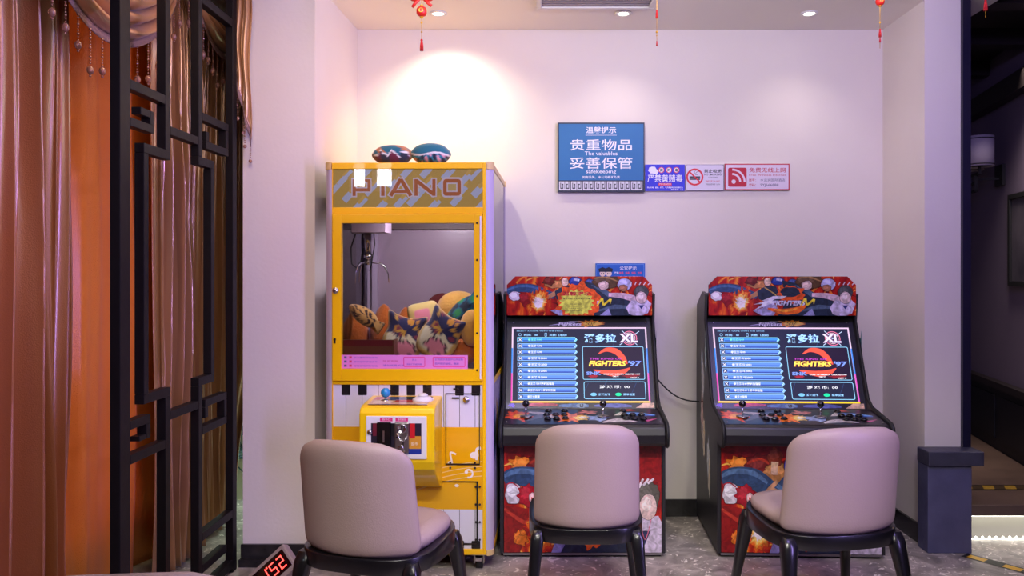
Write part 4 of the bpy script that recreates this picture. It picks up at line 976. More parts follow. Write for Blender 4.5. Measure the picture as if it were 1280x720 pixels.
# ================================================================== ARCADE CABINETS
def fire_bg(p, W, H, seed, L):
    rd = random.Random(seed)
    for k in range(70):
        c = rd.choice([rgb(150, 20, 22), rgb(196, 40, 24), rgb(226, 84, 26), rgb(244, 140, 44), rgb(110, 12, 20), rgb(250, 190, 84)])
        l = L*rd.uniform(.35, 1); p.tongue(rd.uniform(0, W), rd.uniform(-.1*H, H), l, l*rd.uniform(.10, .22), rd.uniform(.3, 1.9), c, rd.uniform(-1.2, 1.2))
def art_strip(p, W, H, sticker):
    """generic fighting-game artwork: flames, cloth-like sweeps, shards - no figures"""
    p.poly([(0.045*W*1.3, H), (W-.045*W*1.3, H), (W, H*.78), (W, 0), (0, 0), (0, H*.78)], (0,0,0), 0)
    fire_bg(p, W, H, 5, .10); p.outl = rgb(48, 16, 24)
    B1, B2, B3 = rgb(52, 84, 128), rgb(78, 118, 168), rgb(42, 54, 74)
    p.ribbon([(0, H*.60), (W*.08, H*.70), (W*.18, H*.68), (W*.27, H*.55), (W*.33, H*.50)], [.03,.042,.048,.045,.03], B1)
    p.ribbon([(0, H*.64), (W*.08, H*.745), (W*.18, H*.73), (W*.27, H*.60)], [.006,.012,.012,.008], B2)
    p.blob(W*.055, H*.50, W*.045, H*.12, rgb(226, 216, 226), .12, 18, 4); p.blob(W*.13, H*.42, W*.05, H*.16, rgb(176, 22, 36), .3, 18, 8)
    p.blob(W*.33, H*.80, W*.08, H*.10, rgb(198, 132, 78), .25, 18, 14); p.blob(W*.29, H*.88, W*.04, H*.10, rgb(120, 34, 28), .2, 16, 15)
    p.ribbon([(W*.27, H*.44), (W*.34, H*.58), (W*.40, H*.66)], [.016,.026,.04], rgb(206, 150, 104))
    p.poly([(W*.33,H*.62),(W*.40,H*.78),(W*.46,H*.74),(W*.49,H*.40),(W*.42,H*.28),(W*.34,H*.42)], B3); p.ribbon([(W*.38, H*.72), (W*.46, H*.50), (W*.40, H*.44)], .006, rgb(190, 160, 80))
    p.blob(W*.40, H*.86, W*.024, H*.11, rgb(230, 196, 176), .08, 16, 31)
    p.blob(W*.47, H*.88, W*.045, H*.10, rgb(34, 60, 150), .1, 16, 17); p.ribbon([(W*.46, H*.93), (W*.50, H*.90)], .012, rgb(200, 205, 230))
    p.blob(W*.57, H*.86, W*.03, H*.07, rgb(70, 90, 160), .1, 12, 19)
    p.outl = None; p.flamelet(W*.22, H*.32, W*.085, H*.38, 21); p.outl = rgb(48, 16, 24)
    p.poly([(W*.36,0),(W*.30,H*.12),(W*.37,H*.20),(W*.36,H*.30),(W*.44,H*.34),(W*.47,H*.18),(W*.44,0)], rgb(176, 170, 216))
    p.poly([(W*.50, H*.90), (W*.62, H*.80), (W*.76, H*.48), (W*.90, H*.30), (W*.86, 0), (W*.47, 0), (W*.52, H*.3)], B3)
    p.poly([(W*.58,H*.78),(W*.66,H*.74),(W*.73,H*.50),(W*.70,H*.46)], rgb(86,108,134)); p.poly([(W*.55,H*.05),(W*.74,H*.28),(W*.86,H*.24),(W*.84,H*.18),(W*.72,H*.16)], rgb(86,108,134))
    p.poly([(W*.64, 0), (W*.70, H*.18), (W*.72, 0)], rgb(160, 160, 210))
    p.blob(W*.68, H*.86, W*.095, H*.20, rgb(92, 66, 44), .22, 26, 23); p.blob(W*.665, H*.77, W*.035, H*.12, rgb(226, 196, 190), .1, 16, 24); p.ribbon([(W*.60, H*.95), (W*.68, H*.98), (W*.76, H*.88)], [.006,.012,.004], rgb(170, 130, 84))
    p.blob(W*.81, H*.80, W*.05, H*.15, rgb(186, 186, 226), .06, 20, 26); p.blob(W*.80, H*.70, W*.03, H*.08, rgb(170, 110, 80), .1, 14, 27)
    p.ribbon([(W*.70, H*.53), (W*.80, H*.50), (W*.90, H*.40)], [.018,.03,.036], rgb(226, 196, 210))
    p.poly([(W*.84,H*.04),(W*.82,H*.20),(W*.86,H*.40),(W*.91,H*.36),(W*.96,H*.42),(W*.995,H*.30),(W*.97,H*.06),(W*.93,0),(W*.87,0)], rgb(214, 204, 232))
    p.poly([(W*.905,H*.26),(W*.925,H*.16),(W*.945,H*.26)], rgb(40, 50, 120))
    p.blob(W*.925, H*.60, W*.052, H*.17, rgb(78, 82, 84), .1, 22, 28); p.blob(W*.925, H*.46, W*.038, H*.15, rgb(232, 206, 206), .05, 18, 29)
    for k in range(5): p.ribbon([(W*(.85+.03*k), H*.78), (W*(.857+.033*k), H*.86)], .005, rgb(235, 225, 235))
    p.outl = None
    if sticker:
        pts = []
        for i in range(36):
            t = 2*pi*i/36; k = 1.0 if i % 2 else .82
            pts.append((W*.48 + W*.125*k*cos(t), H*.26 + H*.36*k*sin(t) + H*.06))
        p.blob(W*.50, H*.36, W*.165, H*.46, rgb(240, 96, 40), .25, 30, 41); p.poly([(a, max(b, .002)) for a, b in pts], rgb(222, 226, 92))
        p.text('温馨提示', W*.48, H*.51, .020, rgb(196, 20, 60), 'c', bold=.03, width=W*.20)
        p.text('本游戏机为免费娱乐设备', W*.48, H*.41, .009, rgb(40, 50, 40), 'c', width=W*.19, bold=.01)
        for k, s_ in enumerate(('请爱护设备', '一、请勿敲打按键', '二、禁止吸烟饮食', '三、儿童需家长陪同', '如有问题联系前台')): p.text(s_, W*.40, H*(.33-.055*k), .006, rgb(60, 70, 50), width=W*(.06 if k in (0,) else .12))
        p.text('97', W*.63, H*.30, .016, rgb(210, 205, 235), 'c', shear=.3, bold=.04)
    else:
        p.blob(W*.56, H*.55, W*.10, H*.22, rgb(240, 96, 40), .3, 30, 43); p.blob(W*.55, H*.60, W*.07, H*.14, B3, .15, 20, 45)
        p.ribbon([(W*.40, H*.18), (W*.50, H*.10), (W*.60, H*.14), (W*.66, H*.26)], [.008,.03,.034,.008], rgb(240, 110, 40)); p.ribbon([(W*.44, H*.16), (W*.52, H*.12), (W*.60, H*.18)], [.004,.012,.006], rgb(250, 170, 60))
        p.poly([(W*.30,H*.28),(W*.38,H*.36),(W*.36,H*.38),(W*.44,H*.50),(W*.53,H*.50),(W*.50,H*.43),(W*.45,H*.42),(W*.43,H*.37),(W*.49,H*.37),(W*.47,H*.32),(W*.42,H*.30),(W*.30,H*.12),(W*.37,H*.30)], rgb(226, 224, 244))
    p.text('FIGHTERS', W*(.43 if not sticker else .63), H*.265, .024, rgb(224, 222, 244), 'l', shear=.3, bold=.03, width=W*.22, outline=rgb(60, 60, 120)) if not sticker else None
    YL = rgb(240, 222, 60); p.ribbon([(W*.62, H*.24), (W*.655, H*.44)], [.004,.012], YL); p.ribbon([(W*.655, H*.44), (W*.665, H*.26)], [.012,.010], YL); p.ribbon([(W*.665, H*.26), (W*.715, H*.42)], [.010,.012], YL); p.ribbon([(W*.715, H*.42), (W*.712, H*.30)], [.012,.004], YL)

def art_front(p, W, H):
    p.rect(0, W, 0, H, (0,0,0), 0)
    p.rect(0, W, H*.80, H, rgb(128, 20, 26)) if False else None
    fire_bg(p, W, H, 8, .20); fire_bg(p, W, H, 18, .09); p.outl = rgb(44, 14, 22)
    B1, B2, B3 = rgb(48, 74, 108), rgb(84, 116, 152), rgb(34, 44, 66)
    p.poly([(0, H), (W, H), (W, H*.86), (W*.6, H*.90), (W*.3, H*.86), (0, H*.92)], rgb(126, 16, 24))
    p.poly([(W*.55, H*.9), (W, H*.87), (W, H*.40), (W*.82, H*.55), (W*.70, H*.72)], rgb(160, 24, 28))
    p.blob(W*.12, H*.80, W*.10, H*.09, rgb(240, 130, 36), .5, 22, 3)
    p.blob(W*.24, H*.80, W*.09, H*.10, rgb(120, 26, 24), .2, 18, 5); p.ribbon([(W*.16, H*.82), (W*.24, H*.86), (W*.30, H*.82)], .012, rgb(196, 60, 40))
    p.blob(W*.36, H*.74, W*.11, H*.09, rgb(186, 124, 66), .2, 20, 6); p.blob(W*.34, H*.88, W*.055, H*.09, rgb(130, 46, 26), .3, 18, 7)
    p.ribbon([(0, H*.66), (W*.08, H*.70), (W*.20, H*.68), (W*.30, H*.58), (W*.36, H*.50)], [.07,.09,.10,.09,.05], B1); p.ribbon([(0, H*.70), (W*.08, H*.745), (W*.20, H*.73), (W*.29, H*.64)], [.015,.026,.026,.012], B2)
    p.blob(W*.06, H*.54, W*.055, H*.10, rgb(228, 218, 226), .1, 20, 9); p.ribbon([(W*.01, H*.62), (W*.05, H*.64), (W*.09, H*.60)], .006, rgb(176, 30, 50))
    p.blob(W*.15, H*.52, W*.06, H*.11, rgb(176, 16, 40), .3, 22, 10); p.blob(W*.18, H*.50, W*.022, H*.05, rgb(222, 180, 176), .1, 12, 11)
    p.poly([(0, H*.44), (W*.08, H*.42), (W*.15, H*.40), (W*.17, H*.22), (W*.10, 0), (0, 0)], rgb(150, 24, 26)); p.ribbon([(0, H*.40), (W*.12, H*.28), (W*.16, H*.30)], [.012,.02,.008], rgb(206, 60, 44)); p.blob(W*.10, H*.13, W*.05, H*.07, rgb(236, 120, 30), .4, 18, 12); p.blob(W*.12, H*.18, W*.02, H*.03, rgb(236, 120, 30), .4, 12, 13)
    p.outl = None; p.flamelet(W*.235, H*.24, W*.115, H*.34, 31); p.outl = rgb(44, 14, 22)
    p.ribbon([(W*.255, H*.42), (W*.31, H*.55), (W*.37, H*.62)], [.04,.055,.07], rgb(206, 152, 110))
    p.poly([(W*.33, H*.60), (W*.40, H*.72), (W*.47, H*.72), (W*.56, H*.58), (W*.54, H*.30), (W*.42, H*.36), (W*.41, H*.54)], B1); p.ribbon([(W*.35, H*.62), (W*.41, H*.56)], .02, B2)
    p.ribbon([(W*.33, H*.72), (W*.335, H*.84)], [.03,.035], rgb(220, 178, 150)); p.blob(W*.45, H*.80, W*.06, H*.10, rgb(36, 52, 160), .08, 20, 14); p.ribbon([(W*.42, H*.88), (W*.47, H*.80)], .016, rgb(190, 30, 40)); p.ell(W*.46, H*.76, .03, .025, rgb(210, 160, 80))
    p.blob(W*.50, H*.28, W*.10, H*.10, rgb(238, 120, 36), .4, 24, 15); p.poly([(W*.30,0),(W*.33,H*.12),(W*.42,H*.10),(W*.44,H*.22),(W*.52,H*.06),(W*.5,0)], rgb(140, 130, 190)); p.poly([(W*.36,0),(W*.44,H*.22),(W*.62,H*.24),(W*.80,H*.10),(W*.86,0)], B3)
    p.blob(W*.56, H*.10, W*.07, H*.08, rgb(236, 96, 30), .5, 22, 16)
    p.poly([(W*.80,0),(W*.78,H*.18),(W*.84,H*.36),(W*.90,H*.32),(W*.98,H*.34),(W,H*.28),(W,0)], rgb(212, 198, 220)); p.poly([(W*.85,H*.20),(W*.89,H*.06),(W*.93,H*.20)], rgb(40, 50, 90)); p.ribbon([(W*.86, H*.34), (W*.895, H*.12), (W*.94, H*.34)], .004, rgb(230, 120, 150))
    p.blob(W*.915, H*.52, W*.075, H*.13, rgb(98, 94, 84), .12, 24, 17); p.blob(W*.915, H*.42, W*.055, H*.12, rgb(236, 206, 200), .05, 20, 18)
    for k in range(5): p.ribbon([(W*(.80+.028*k), H*.56+.01*k), (W*(.815+.034*k), H*.68)], [.012,.010], rgb(240, 228, 235))

LISTED = ['拳王格斗97', '拳王格斗98', '拳王格斗99', '拳王格斗2000', '拳王格斗2001', '拳王格斗2002', '拳王格斗2003', '拳王格斗97屠蛇加强版', '拳王格斗97十周年特别版', '拳王大联盟']
def draw_screen(p, W, H):
    p.rect(-.004, W+.004, -.004, H+.004, rgb(220, 190, 220))
    p.rect(-.004, .003, H*.38, H*.72, rgb(40, 130, 235)); p.rect(-.004, .003, 0, H*.38, rgb(216, 60, 170)); p.rect(W-.003, W+.004, H*.38, H*.72, rgb(60, 130, 235)); p.rect(W-.003, W+.004, 0, H*.38, rgb(216, 80, 190))
    p.rect(-.004, W+.004, -.004, .004, rgb(250, 200, 30))
    p.rect(.004, W-.004, .005, H-.004, rgb(24, 28, 54))
    for k in range(9): p.ribbon([(W*(.52+.05*k), H*(.1+.09*((k*5) % 7))), (W*(.56+.05*k), H*(.25+.09*((k*5) % 7)))], .002, rgb(40, 70, 120))
    C1 = rgb(150, 205, 255)
    p.text('SELECT A GAME WITH THE STICK', W*.03, H*.95, .006, C1, width=W*.35)
    p.ring(W*.055, H*.905, .008, .002, C1); p.text('时间:', W*.085, H*.885, .013, C1, width=W*.055, bold=.02); p.text('∞', W*.165, H*.885, .013, C1, bold=.02)
    p.rrect(W*.24, W*.257, H*.88, H*.93, .002, C1, .002); p.text('页数:', W*.275, H*.885, .013, C1, width=W*.055, bold=.02); p.text('1/8000', W*.345, H*.885, .012, C1, bold=.02)
    for k in range(10):
        z = H*(.800 - .0855*k); x0, x1, h2 = W*.035 + .0008*k, W*.485, H*.070
        hot = k == 0
        p.poly([(x0, z), (x1-.012, z), (x1, z+h2*.5), (x1-.012, z+h2), (x0, z+h2)], rgb(130, 215, 250) if hot else rgb(140, 190, 240))
        p.poly([(x0+.003, z+.003), (x1-.014, z+.003), (x1-.006, z+h2*.5), (x1-.014, z+h2-.003), (x0+.003, z+h2-.003)], rgb(60, 140, 230) if hot else rgb(92, 138, 226))
        p.rect(x0+.03, x1-.016, z+.004, z+h2*.40, rgb(40, 72, 172))
        p.rect(x0+.004, x0+.026, z+.004, z+h2-.004, rgb(20, 40, 110)); p.ribbon([(x0+.008, z+.007), (x0+.022, z+h2-.007)], .003, WH); p.ribbon([(x0+.022, z+.007), (x0+.008, z+h2-.007)], .003, WH)
        p.ribbon([(x1-.016, z+.006), (x1-.004, z+h2-.008)], .003, rgb(190, 235, 255))
        p.text(LISTED[k], W*.115, z+h2*.28, .013, rgb(120, 240, 190) if hot else WH, bold=.02, width=min(len(LISTED[k])*.0125, .145))
    p.rrect(W*.52, W*.975, H*.29, H*.74, .008, rgb(150, 215, 255), .003); p.rrect(W*.526, W*.969, H*.30, H*.73, .007, rgb(28, 14, 40))
    for rr_, cc_ in ((1.0, rgb(214, 50, 50)), (.9, rgb(236, 84, 60))):
        p.ribbon([(W*.64, H*.64), (W*.70, H*.695), (W*.77, H*.67), (W*.82, H*.58), (W*.85, H*.50)], [.004, .022*rr_, .034*rr_, .030*rr_, .004], cc_)
        p.ribbon([(W*.60, H*.42), (W*.66, H*.395), (W*.74, H*.375), (W*.82, H*.40), (W*.87, H*.45)], [.004, .020*rr_, .034*rr_, .026*rr_, .003], cc_)
    p.text('THE KING OF', W*.69, H*.56, .010, rgb(190, 60, 190), 'c', shear=.2, bold=.03, width=W*.24)
    p.text('FIGHTERS', W*.565, H*.475, .027, rgb(250, 236, 90), 'l', shear=.25, bold=.04, width=W*.27, outline=rgb(170, 60, 40))
    p.text("'97", W*.85, H*.475, .026, rgb(130, 160, 250), 'l', shear=.25, bold=.03, width=W*.095, outline=rgb(40, 40, 130))
    p.blob(W*.60, H*.335, W*.04, H*.02, rgb(160, 20, 40), .4, 14, 3); p.blob(W*.88, H*.34, W*.06, H*.03, rgb(130, 16, 30), .4, 14, 5)
    p.text('SNK', W*.545, H*.355, .017, rgb(120, 150, 240), 'l', bold=.05, width=W*.11)
    p.text('CORP. OF AMERICA  CREATED 1997', W*.67, H*.355, .007, WH, 'l', width=W*.27, bold=.03); p.text('TIME 97', W*.76, H*.325, .007, WH, 'c', bold=.02); p.text('CREDIT 01', W*.90, H*.308, .007, WH, 'c', bold=.02)
    p.rrect(W*.525, W*.975, H*.035, H*.265, .010, rgb(150, 215, 255), .003)
    p.text('游 戏 币:  00', W*.75, H*.175, .016, WH, 'c', bold=.015, width=W*.22)
    p.ell(W*.595, H*.095, .016, .009, rgb(120, 190, 240)); p.text('游戏选择', W*.63, H*.08, .012, C1, bold=.02, width=W*.085)
    p.ell(W*.775, H*.095, .016, .009, rgb(20, 225, 160)); p.text('菜单设置', W*.81, H*.08, .012, C1, bold=.02, width=W*.085)
    p.text('潘多拉', W*.535, H*.795, .046, rgb(170, 215, 255), 'l', bold=.03, width=W*.24, outline=rgb(50, 80, 150))
    p.ring(W*.875, H*.855, .040, .004, rgb(236, 120, 160)); p.ring(W*.875, H*.855, .031, .003, rgb(236, 190, 210))
    p.ribbon([(W*.80, H*.76), (W*.95, H*.95)], .003, rgb(200, 220, 255)); p.ribbon([(W*.82, H*.96), (W*.93, H*.76)], .003, rgb(200, 220, 255))
    p.text('XL', W*.80, H*.80, .046, rgb(225, 215, 245), 'l', bold=.03, width=W*.135, outline=rgb(110, 60, 110))

def art_controls(p, W, H):
    p.rect(0, W, 0, H, rgb(44, 40, 48))
    p.blob(W*.08, H*.55, W*.10, H*.32, rgb(226, 80, 30), .5, 26, 3); p.blob(W*.10, H*.55, W*.06, H*.16, rgb(250, 160, 50), .5, 20, 4)
    p.ribbon([(W*.15, H*.8), (W*.28, H*.6), (W*.40, H*.25)], [.01,.06,.01], rgb(196, 176, 176)); p.ribbon([(W*.14, H*.2), (W*.24, H*.55), (W*.34, H*.8)], [.008,.05,.008], rgb(96, 90, 104))
    p.blob(W*.42, H*.42, W*.10, H*.26, rgb(240, 120, 40), .5, 26, 5); p.blob(W*.49, H*.42, W*.05, H*.18, rgb(255, 214, 110), .4, 22, 6); p.blob(W*.50, H*.42, W*.025, H*.09, rgb(255, 250, 230), .3, 18, 7)
    p.blob(W*.54, H*.78, W*.07, H*.12, rgb(216, 130, 120), .6, 22, 9); p.blob(W*.60, H*.38, W*.07, H*.22, rgb(150, 170, 210), .5, 22, 10)
    p.ribbon([(W*.62, H*.1), (W*.72, H*.25), (W*.84, H*.15)], [.01,.05,.01], rgb(206, 196, 200)); p.poly([(W*.70, H*.55), (W*.76, H*.85), (W*.79, H*.6)], rgb(216, 206, 196))
    p.ribbon([(W*.76, H*.7), (W*.86, H*.66), (W*.97, H*.55)], [.02,.055,.02], rgb(60, 110, 190)); p.ribbon([(W*.78, H*.72), (W*.9, H*.66), (W*.97, H*.6)], [.004,.012,.004], rgb(150, 200, 245))
    p.ribbon([(W*.90, H*.2), (W*.97, H*.35)], [.02,.01], rgb(200, 90, 140)); p.blob(W*.80, H*.92, W*.05, H*.08, rgb(180, 50, 40), .4, 16, 12)

def make_arcade(name, label, loc, rz, sticker):
    t = thing(name, label, 'arcade machine', loc, rz, 'two player arcade cabinets')
    # side panels, profile in (y,z), front panel plane at y = 0
    prof = [(.0, .02), (.0, .556), (-.105, .560), (-.122, .575), (-.126, .615), (-.115, .652), (-.095, .668), (.150, .705), (.205, .740), (.385, 1.12), (.362, 1.262), (.46, 1.275), (.64, 1.20), (.655, .9), (.655, .02)]
    for s_ in (-1, 1):
        x = -.400 if s_ < 0 else .384
        side = MB().prism(prof, x, x + .016, 'x').build('side_panel', M['charcoal'], t, .002)
        MB().tube([(x + .008, q[0], q[1]) for q in prof[1:11]], .009, 6).build('edge_trim', M['blackm'], side)
        # side artwork: streak of paint-like colours
        q = Print(eps=4e-5)
        for k, (a, b, c_, col) in enumerate([(.10,.86,.05,rgb(120,160,200)),(.13,.80,.07,rgb(176,170,180)),(.10,.60,.06,rgb(190,90,50)),(.16,.50,.05,rgb(230,180,110)),(.30,.42,.07,rgb(150,160,180)),(.33,.34,.05,rgb(180,140,60)),(.22,.95,.04,rgb(90,150,170))]):
            q.blob((a + .1) if s_ < 0 else .655 - a - .1, b, c_*.7, .11, col, .35, 22, k+3)
        if s_ < 0: q.build('side_artwork', M['printgloss'], side, (x - .0003, .655, 0), (0, 0, R(-90)))
        else: q.build('side_artwork', M['printgloss'], side, (x + .0163, .0, 0), (0, 0, R(90)))
    box('back_panel', M['charcoal'], t, -.3835, .3835, .635, .650, .02, 1.19)
    MB().prism([(.362, 1.255), (.46, 1.268), (.634, 1.195), (.634, 1.18), (.46, 1.25), (.362, 1.24)], -.3835, .3835, 'x').build('top_panel', M['charcoal'], t)
    box('plinth_base', M['blackm'], t, -.38, .38, .02, .62, 0, .019)
    # front
    box('front_panel', M['blackm'], t, -.3835, .3835, .004, .018, .02, .556)
    p = Print(); p.clip = (0, .760, 0, .525); art_front(p, .760, .525); p.build('front_artwork', M['flame'], t, (-.380, .0035, .026))
    # lip
    lip = [(-.0, .557), (-.100, .560), (-.118, .575), (-.122, .615), (-.112, .650), (-.095, .660), (.0, .660)]
    MB().prism(lip, -.3835, .3835, 'x').build('front_lip', mat('charcoal_vinyl', rgb(46, 44, 52), .35) if 'lipm' not in M else M['lipm'], t, .006)
    # control panel
    ang = math.atan2(.034, .25)
    P0 = Vector((-.3835, -.094, .662))
    MB().prism([(-.094, .6605), (.150, .6935), (.150, .685), (-.094, .652)], -.3835, .3835, 'x').build('control_panel', M['black'], t)
    p = Print(); p.clip = (0, .755, 0, .232); art_controls(p, .755, .232); p.build('control_artwork', M['flame'], t, (-.3775, -.089, .6622), (R(-90) + ang, 0, 0))
    def onp(s_): return -.094 + .244*s_, .6610 + .033*s_
    for x in (-.275, .0995):
        y, z = onp(.47)
        j = MB().lathe([(.030, z+.003), (.029, z+.0055), (.010, z+.008), (.006, z+.008)], (x, y, 0), n=22).build('joystick', M['steel'], t)
        MB().cyl((x, y, z+.006), (x, y, z+.052), .0045).build('shaft', M['chrome'], j)
        MB().ball((x, y, z+.064), .0175, 20).build('ball', M['blackgloss'], j)
    bs = [(x + dx, s_) for x in (-.174, -.131, -.088) for dx, s_ in ((0, .56), (.004, .32))] + [(x + dx, s_) for x in (.205, .245, .288) for dx, s_ in ((0, .54), (.004, .30))] + [(-.165, .82), (-.085, .82), (.205, .80)]
    for i, (x, s_) in enumerate(bs):
        y, z = onp(s_)
        b = MB().lathe([(.0175, z+.003), (.0175, z+.007), (.014, z+.009), (0, z+.009)], (x, y, 0), n=20).build('button', M['blackgloss'], t)
        MB().lathe([(.0125, z+.0091), (.0125, z+.0125), (.010, z+.014), (0, z+.0142)], (x, y, 0), n=16).build('button_cap', M['blackgloss'], b)
    for x in (-.365, .365):
        for s_ in (.12, .93):
            y, z = onp(s_); MB().lathe([(.004, z+.0028), (.003, z+.005), (0, z+.005)], (x, y, 0), n=8).build('screw', M['chrome'], t)
    # bezel (tilted): from (y .150,z .697) up to (.385, 1.15)
    th = math.atan2(.175, .374)       # lean back from vertical
    O = Vector((0, .214 - .034*math.tan(th), .721 - .034))
    bz = thing_part('bezel_frame', t, O, -th)
    Lb = .50
    MB().box(-.3835, .3835, .004, .014, -.0, Lb).build('bezel', M['black'], bz) if False else None
    be = MB().box(-.3835, .3835, .004, .014, 0, Lb).build('screen_bezel', M['black'], t, loc=tuple(O), rot=(-th, 0, 0))
    p = Print(); p.poly([(.005, .004), (.755, .004), (.745, .030), (.60, .027), (.3, .030), (.02, .028)], (0,0,0), 0)
    p.rect(0, .76, .0, .030, rgb(40, 38, 46))
    p.ribbon([(.10, .016), (.17, .022), (.26, .018)], [.01, .024, .01], rgb(190, 50, 70)); p.ribbon([(.27, .014), (.36, .016), (.42, .014)], [.01,.024,.012], rgb(70, 110, 160)); p.ell(.385, .015, .028, .012, rgb(120, 150, 176)); p.text('LS', .385, .008, .014, rgb(30, 30, 40), 'c', bold=.05)
    p.ribbon([(.45, .014), (.56, .016), (.64, .012)], [.008,.024,.008], rgb(90, 100, 170)); p.poly([(.66,.003),(.70,.029),(.755,.029),(.755,.003)], rgb(230, 190, 160)); p.blob(.03, .016, .018, .012, rgb(110, 70, 220), .5, 18, 3)
    p.build('lower_artwork', M['flame'], be, (-.38, .0035, .001))
    p = Print(); draw_screen(p, .705, .403); p.build('screen', M['screen'], t, tuple(O + Vector((-.3525, (.034 + .003)*sin(th), (.034)*cos(th)))) , (-th, 0, 0))
    # header logo between screen and marquee
    p = Print(); p.blob(.205, .016, .075, .017, rgb(240, 140, 40), .35, 30, 5); p.blob(.215, .016, .05, .011, rgb(250, 206, 90), .3, 24, 6)
    p.poly([(-.02, .006), (.05, .018), (.03, .020), (.10, .030), (.16, .030), (.12, .022), (.16, .004), (.04, .010)], rgb(186, 180, 214))
    p.text('Fighters', .035, .006, .018, rgb(236, 234, 248), 'l', shear=.35, bold=.02, width=.12, outline=rgb(60, 50, 90))
    p.text('XIV', .165, .004, .022, rgb(236, 190, 60), 'l', shear=.3, bold=.04, width=.07, outline=rgb(90, 40, 20))
    p.build('header_logo', M['print'], be, (-.145, .0035, .447))
    for x in (-.35, .355): MB().lathe([(.004, .0), (.003, -.002), (0, -.002)], (x, .004, .470), 'y', 10).build('screw', M['chrome'], be)
    # marquee board
    W, H = .765, .205; z0 = 1.152; y0 = .349
    out = [(-W/2, z0), (W/2, z0), (W/2, z0 + H*.78), (W/2 - .045*W*1.3, z0 + H), (-W/2 + .045*W*1.3, z0 + H), (-W/2, z0 + H*.78)]
    mq = MB().prism(out, y0, y0 + .012, 'y').build('marquee', M['blackm'], t)
    cw_, ch_ = .0585*W, .22*H; p = Print(); p.clip = (0, W, 0, H); p.planes = ((-ch_, cw_, cw_*H*.78), (ch_, cw_, cw_*H*.78 + ch_*W)); art_strip(p, W, H, sticker); p.build('marquee_artwork', M['flame'], mq, (-W/2, y0 - .0004, z0))
    box('kick_edge', M['steel'], t, -.3835, .3835, .0, .0035, .012, .022)
    return t
def thing_part(*a): return None
M['lipm'] = mat('charcoal_vinyl', rgb(28, 26, 31), .38)
make_arcade('arcade_cabinet', 'two player arcade cabinet with yellow notice sticker on its header, in the middle', (.195, 3.866, 0), 0, True)
make_arcade('arcade_cabinet', 'two player arcade cabinet with a plain FIGHTERS header and no sticker, right one', (1.245, 3.852, 0), R(-2.2), False)
# power cable between them
pts = []
for i in range(21):
    f = i/20; pts.append((.60 + (.868-.60)*f, 4.42, .83 + (.665-.83)*f - .05*sin(pi*f)))
tag(MB().tube(pts, .004, 8).build('power_cable', M['blackm']), 'black cable sagging between the two arcade cabinets', 'cable')

# ================================================================== CHAIRS
def superring(hw, hd, z, n=40, e=3.2, cy=0, cxx=0):
    r = []
    for i in range(n):
        t = 2*pi*i/n; c, s_ = cos(t), sin(t)
        r.append((cxx + hw*abs(c)**(2/e)*(1 if c >= 0 else -1), cy + hd*abs(s_)**(2/e)*(1 if s_ >= 0 else -1), z))
    return r
def make_chair(label):
    t = thing('dining_chair', label, 'chair', (0,0,0), 0, 'taupe upholstered dining chairs')
    # backrest: bowed padded shell; chair faces +y, origin below rear centre
    b = MB(); rings = []
    N = 22
    for i in range(N+1):
        f = i/N; z = .408 + .405*f
        if f < .10: k = sqrt(max(0, 1-((.10-f)/.10)**2)); w_ = .172 + .033*k; th = .012 + .018*k
        elif f > .80: k = sqrt(max(0, 1-((f-.80)/.20)**2)); w_ = .118 + .080*k - .0; th = .008 + .024*k
        else: w_ = .205 - .007*(f-.1)/.7; th = .030 + .002
        ring = []
        for j in range(44):
            a = 2*pi*j/44; c, s_ = cos(a), sin(a)
            x = w_*abs(c)**(2/3.2)*(1 if c >= 0 else -1); y = th*abs(s_)**(2/2.4)*(1 if s_ >= 0 else -1)
            ring.append((x, y + .028 + 1.7*x*x - .055*f, z - .55*x*x*f*f))
        rings.append(ring)
    b.loft(rings).build('backrest', M['leather'], t)
    sb = MB().loft([superring(.188, .190, .408, cy=.262), superring(.200, .196, .425, cy=.264), superring(.204, .198, .445, cy=.266), superring(.194, .188, .463, cy=.264), superring(.15, .145, .472, cy=.262)]).build('seat', M['leather'], t)
    o_ = superring(.225, .232, .355, cy=.235); i_ = superring(.195, .20, .355, cy=.235)
    o2 = [(x*1.0, y, z + .056 + .075*max(0, (y-.12))) for x, y, z in o_]; i2 = [(x, y, z + .056 + .075*max(0, y-.12)) for x, y, z in i_]
    n = len(o_); rg = MB().add(o_ + o2 + i2 + i_, [(k*n+j, k*n+(j+1) % n, ((k+1) % 4)*n+(j+1) % n, ((k+1) % 4)*n+j) for k in range(4) for j in range(n)])
    rg.sm = [True]*len(rg.f)
    fo = rg.build('seat_frame', M['chairwood'], t, .003)
    MB().loft([superring(.196, .201, .372, cy=.235), superring(.196, .201, .4065, cy=.235)], smooth=False).build('seat_pan', M['blackm'], t)
    for sx, top, bot in ((-1, (-.188, .062), (-.222, -.035)), (1, (.188, .062), (.222, -.035)), (-1, (-.188, .408), (-.228, .480)), (1, (.188, .408), (.228, .480))):
        rr = []
        for f, h in ((0, .398), (.07, .365), (.18, .32), (.55, .17), (1, 0)):
            cx_, cy_ = top[0] + (bot[0]-top[0])*f, top[1] + (bot[1]-top[1])*f
            hw = (.018 if f == 0 else .026 if f < .1 else .024 if f < .2 else .021 - .008*f)
            rr.append([(cx_ + hw*a*.95, cy_ + hw*b_, h) for a, b_ in ((-1,-.7),(-.7,-1),(.7,-1),(1,-.7),(1,.7),(.7,1),(-.7,1),(-1,.7))])
        MB().loft(rr, smooth=True).build('leg', M['chairwood'], t)
    return t
base = make_chair('taupe padded dining chair in front of the yellow claw machine')
base.location = (-.658, 2.71, 0); base.rotation_euler = (0, 0, R(-17))
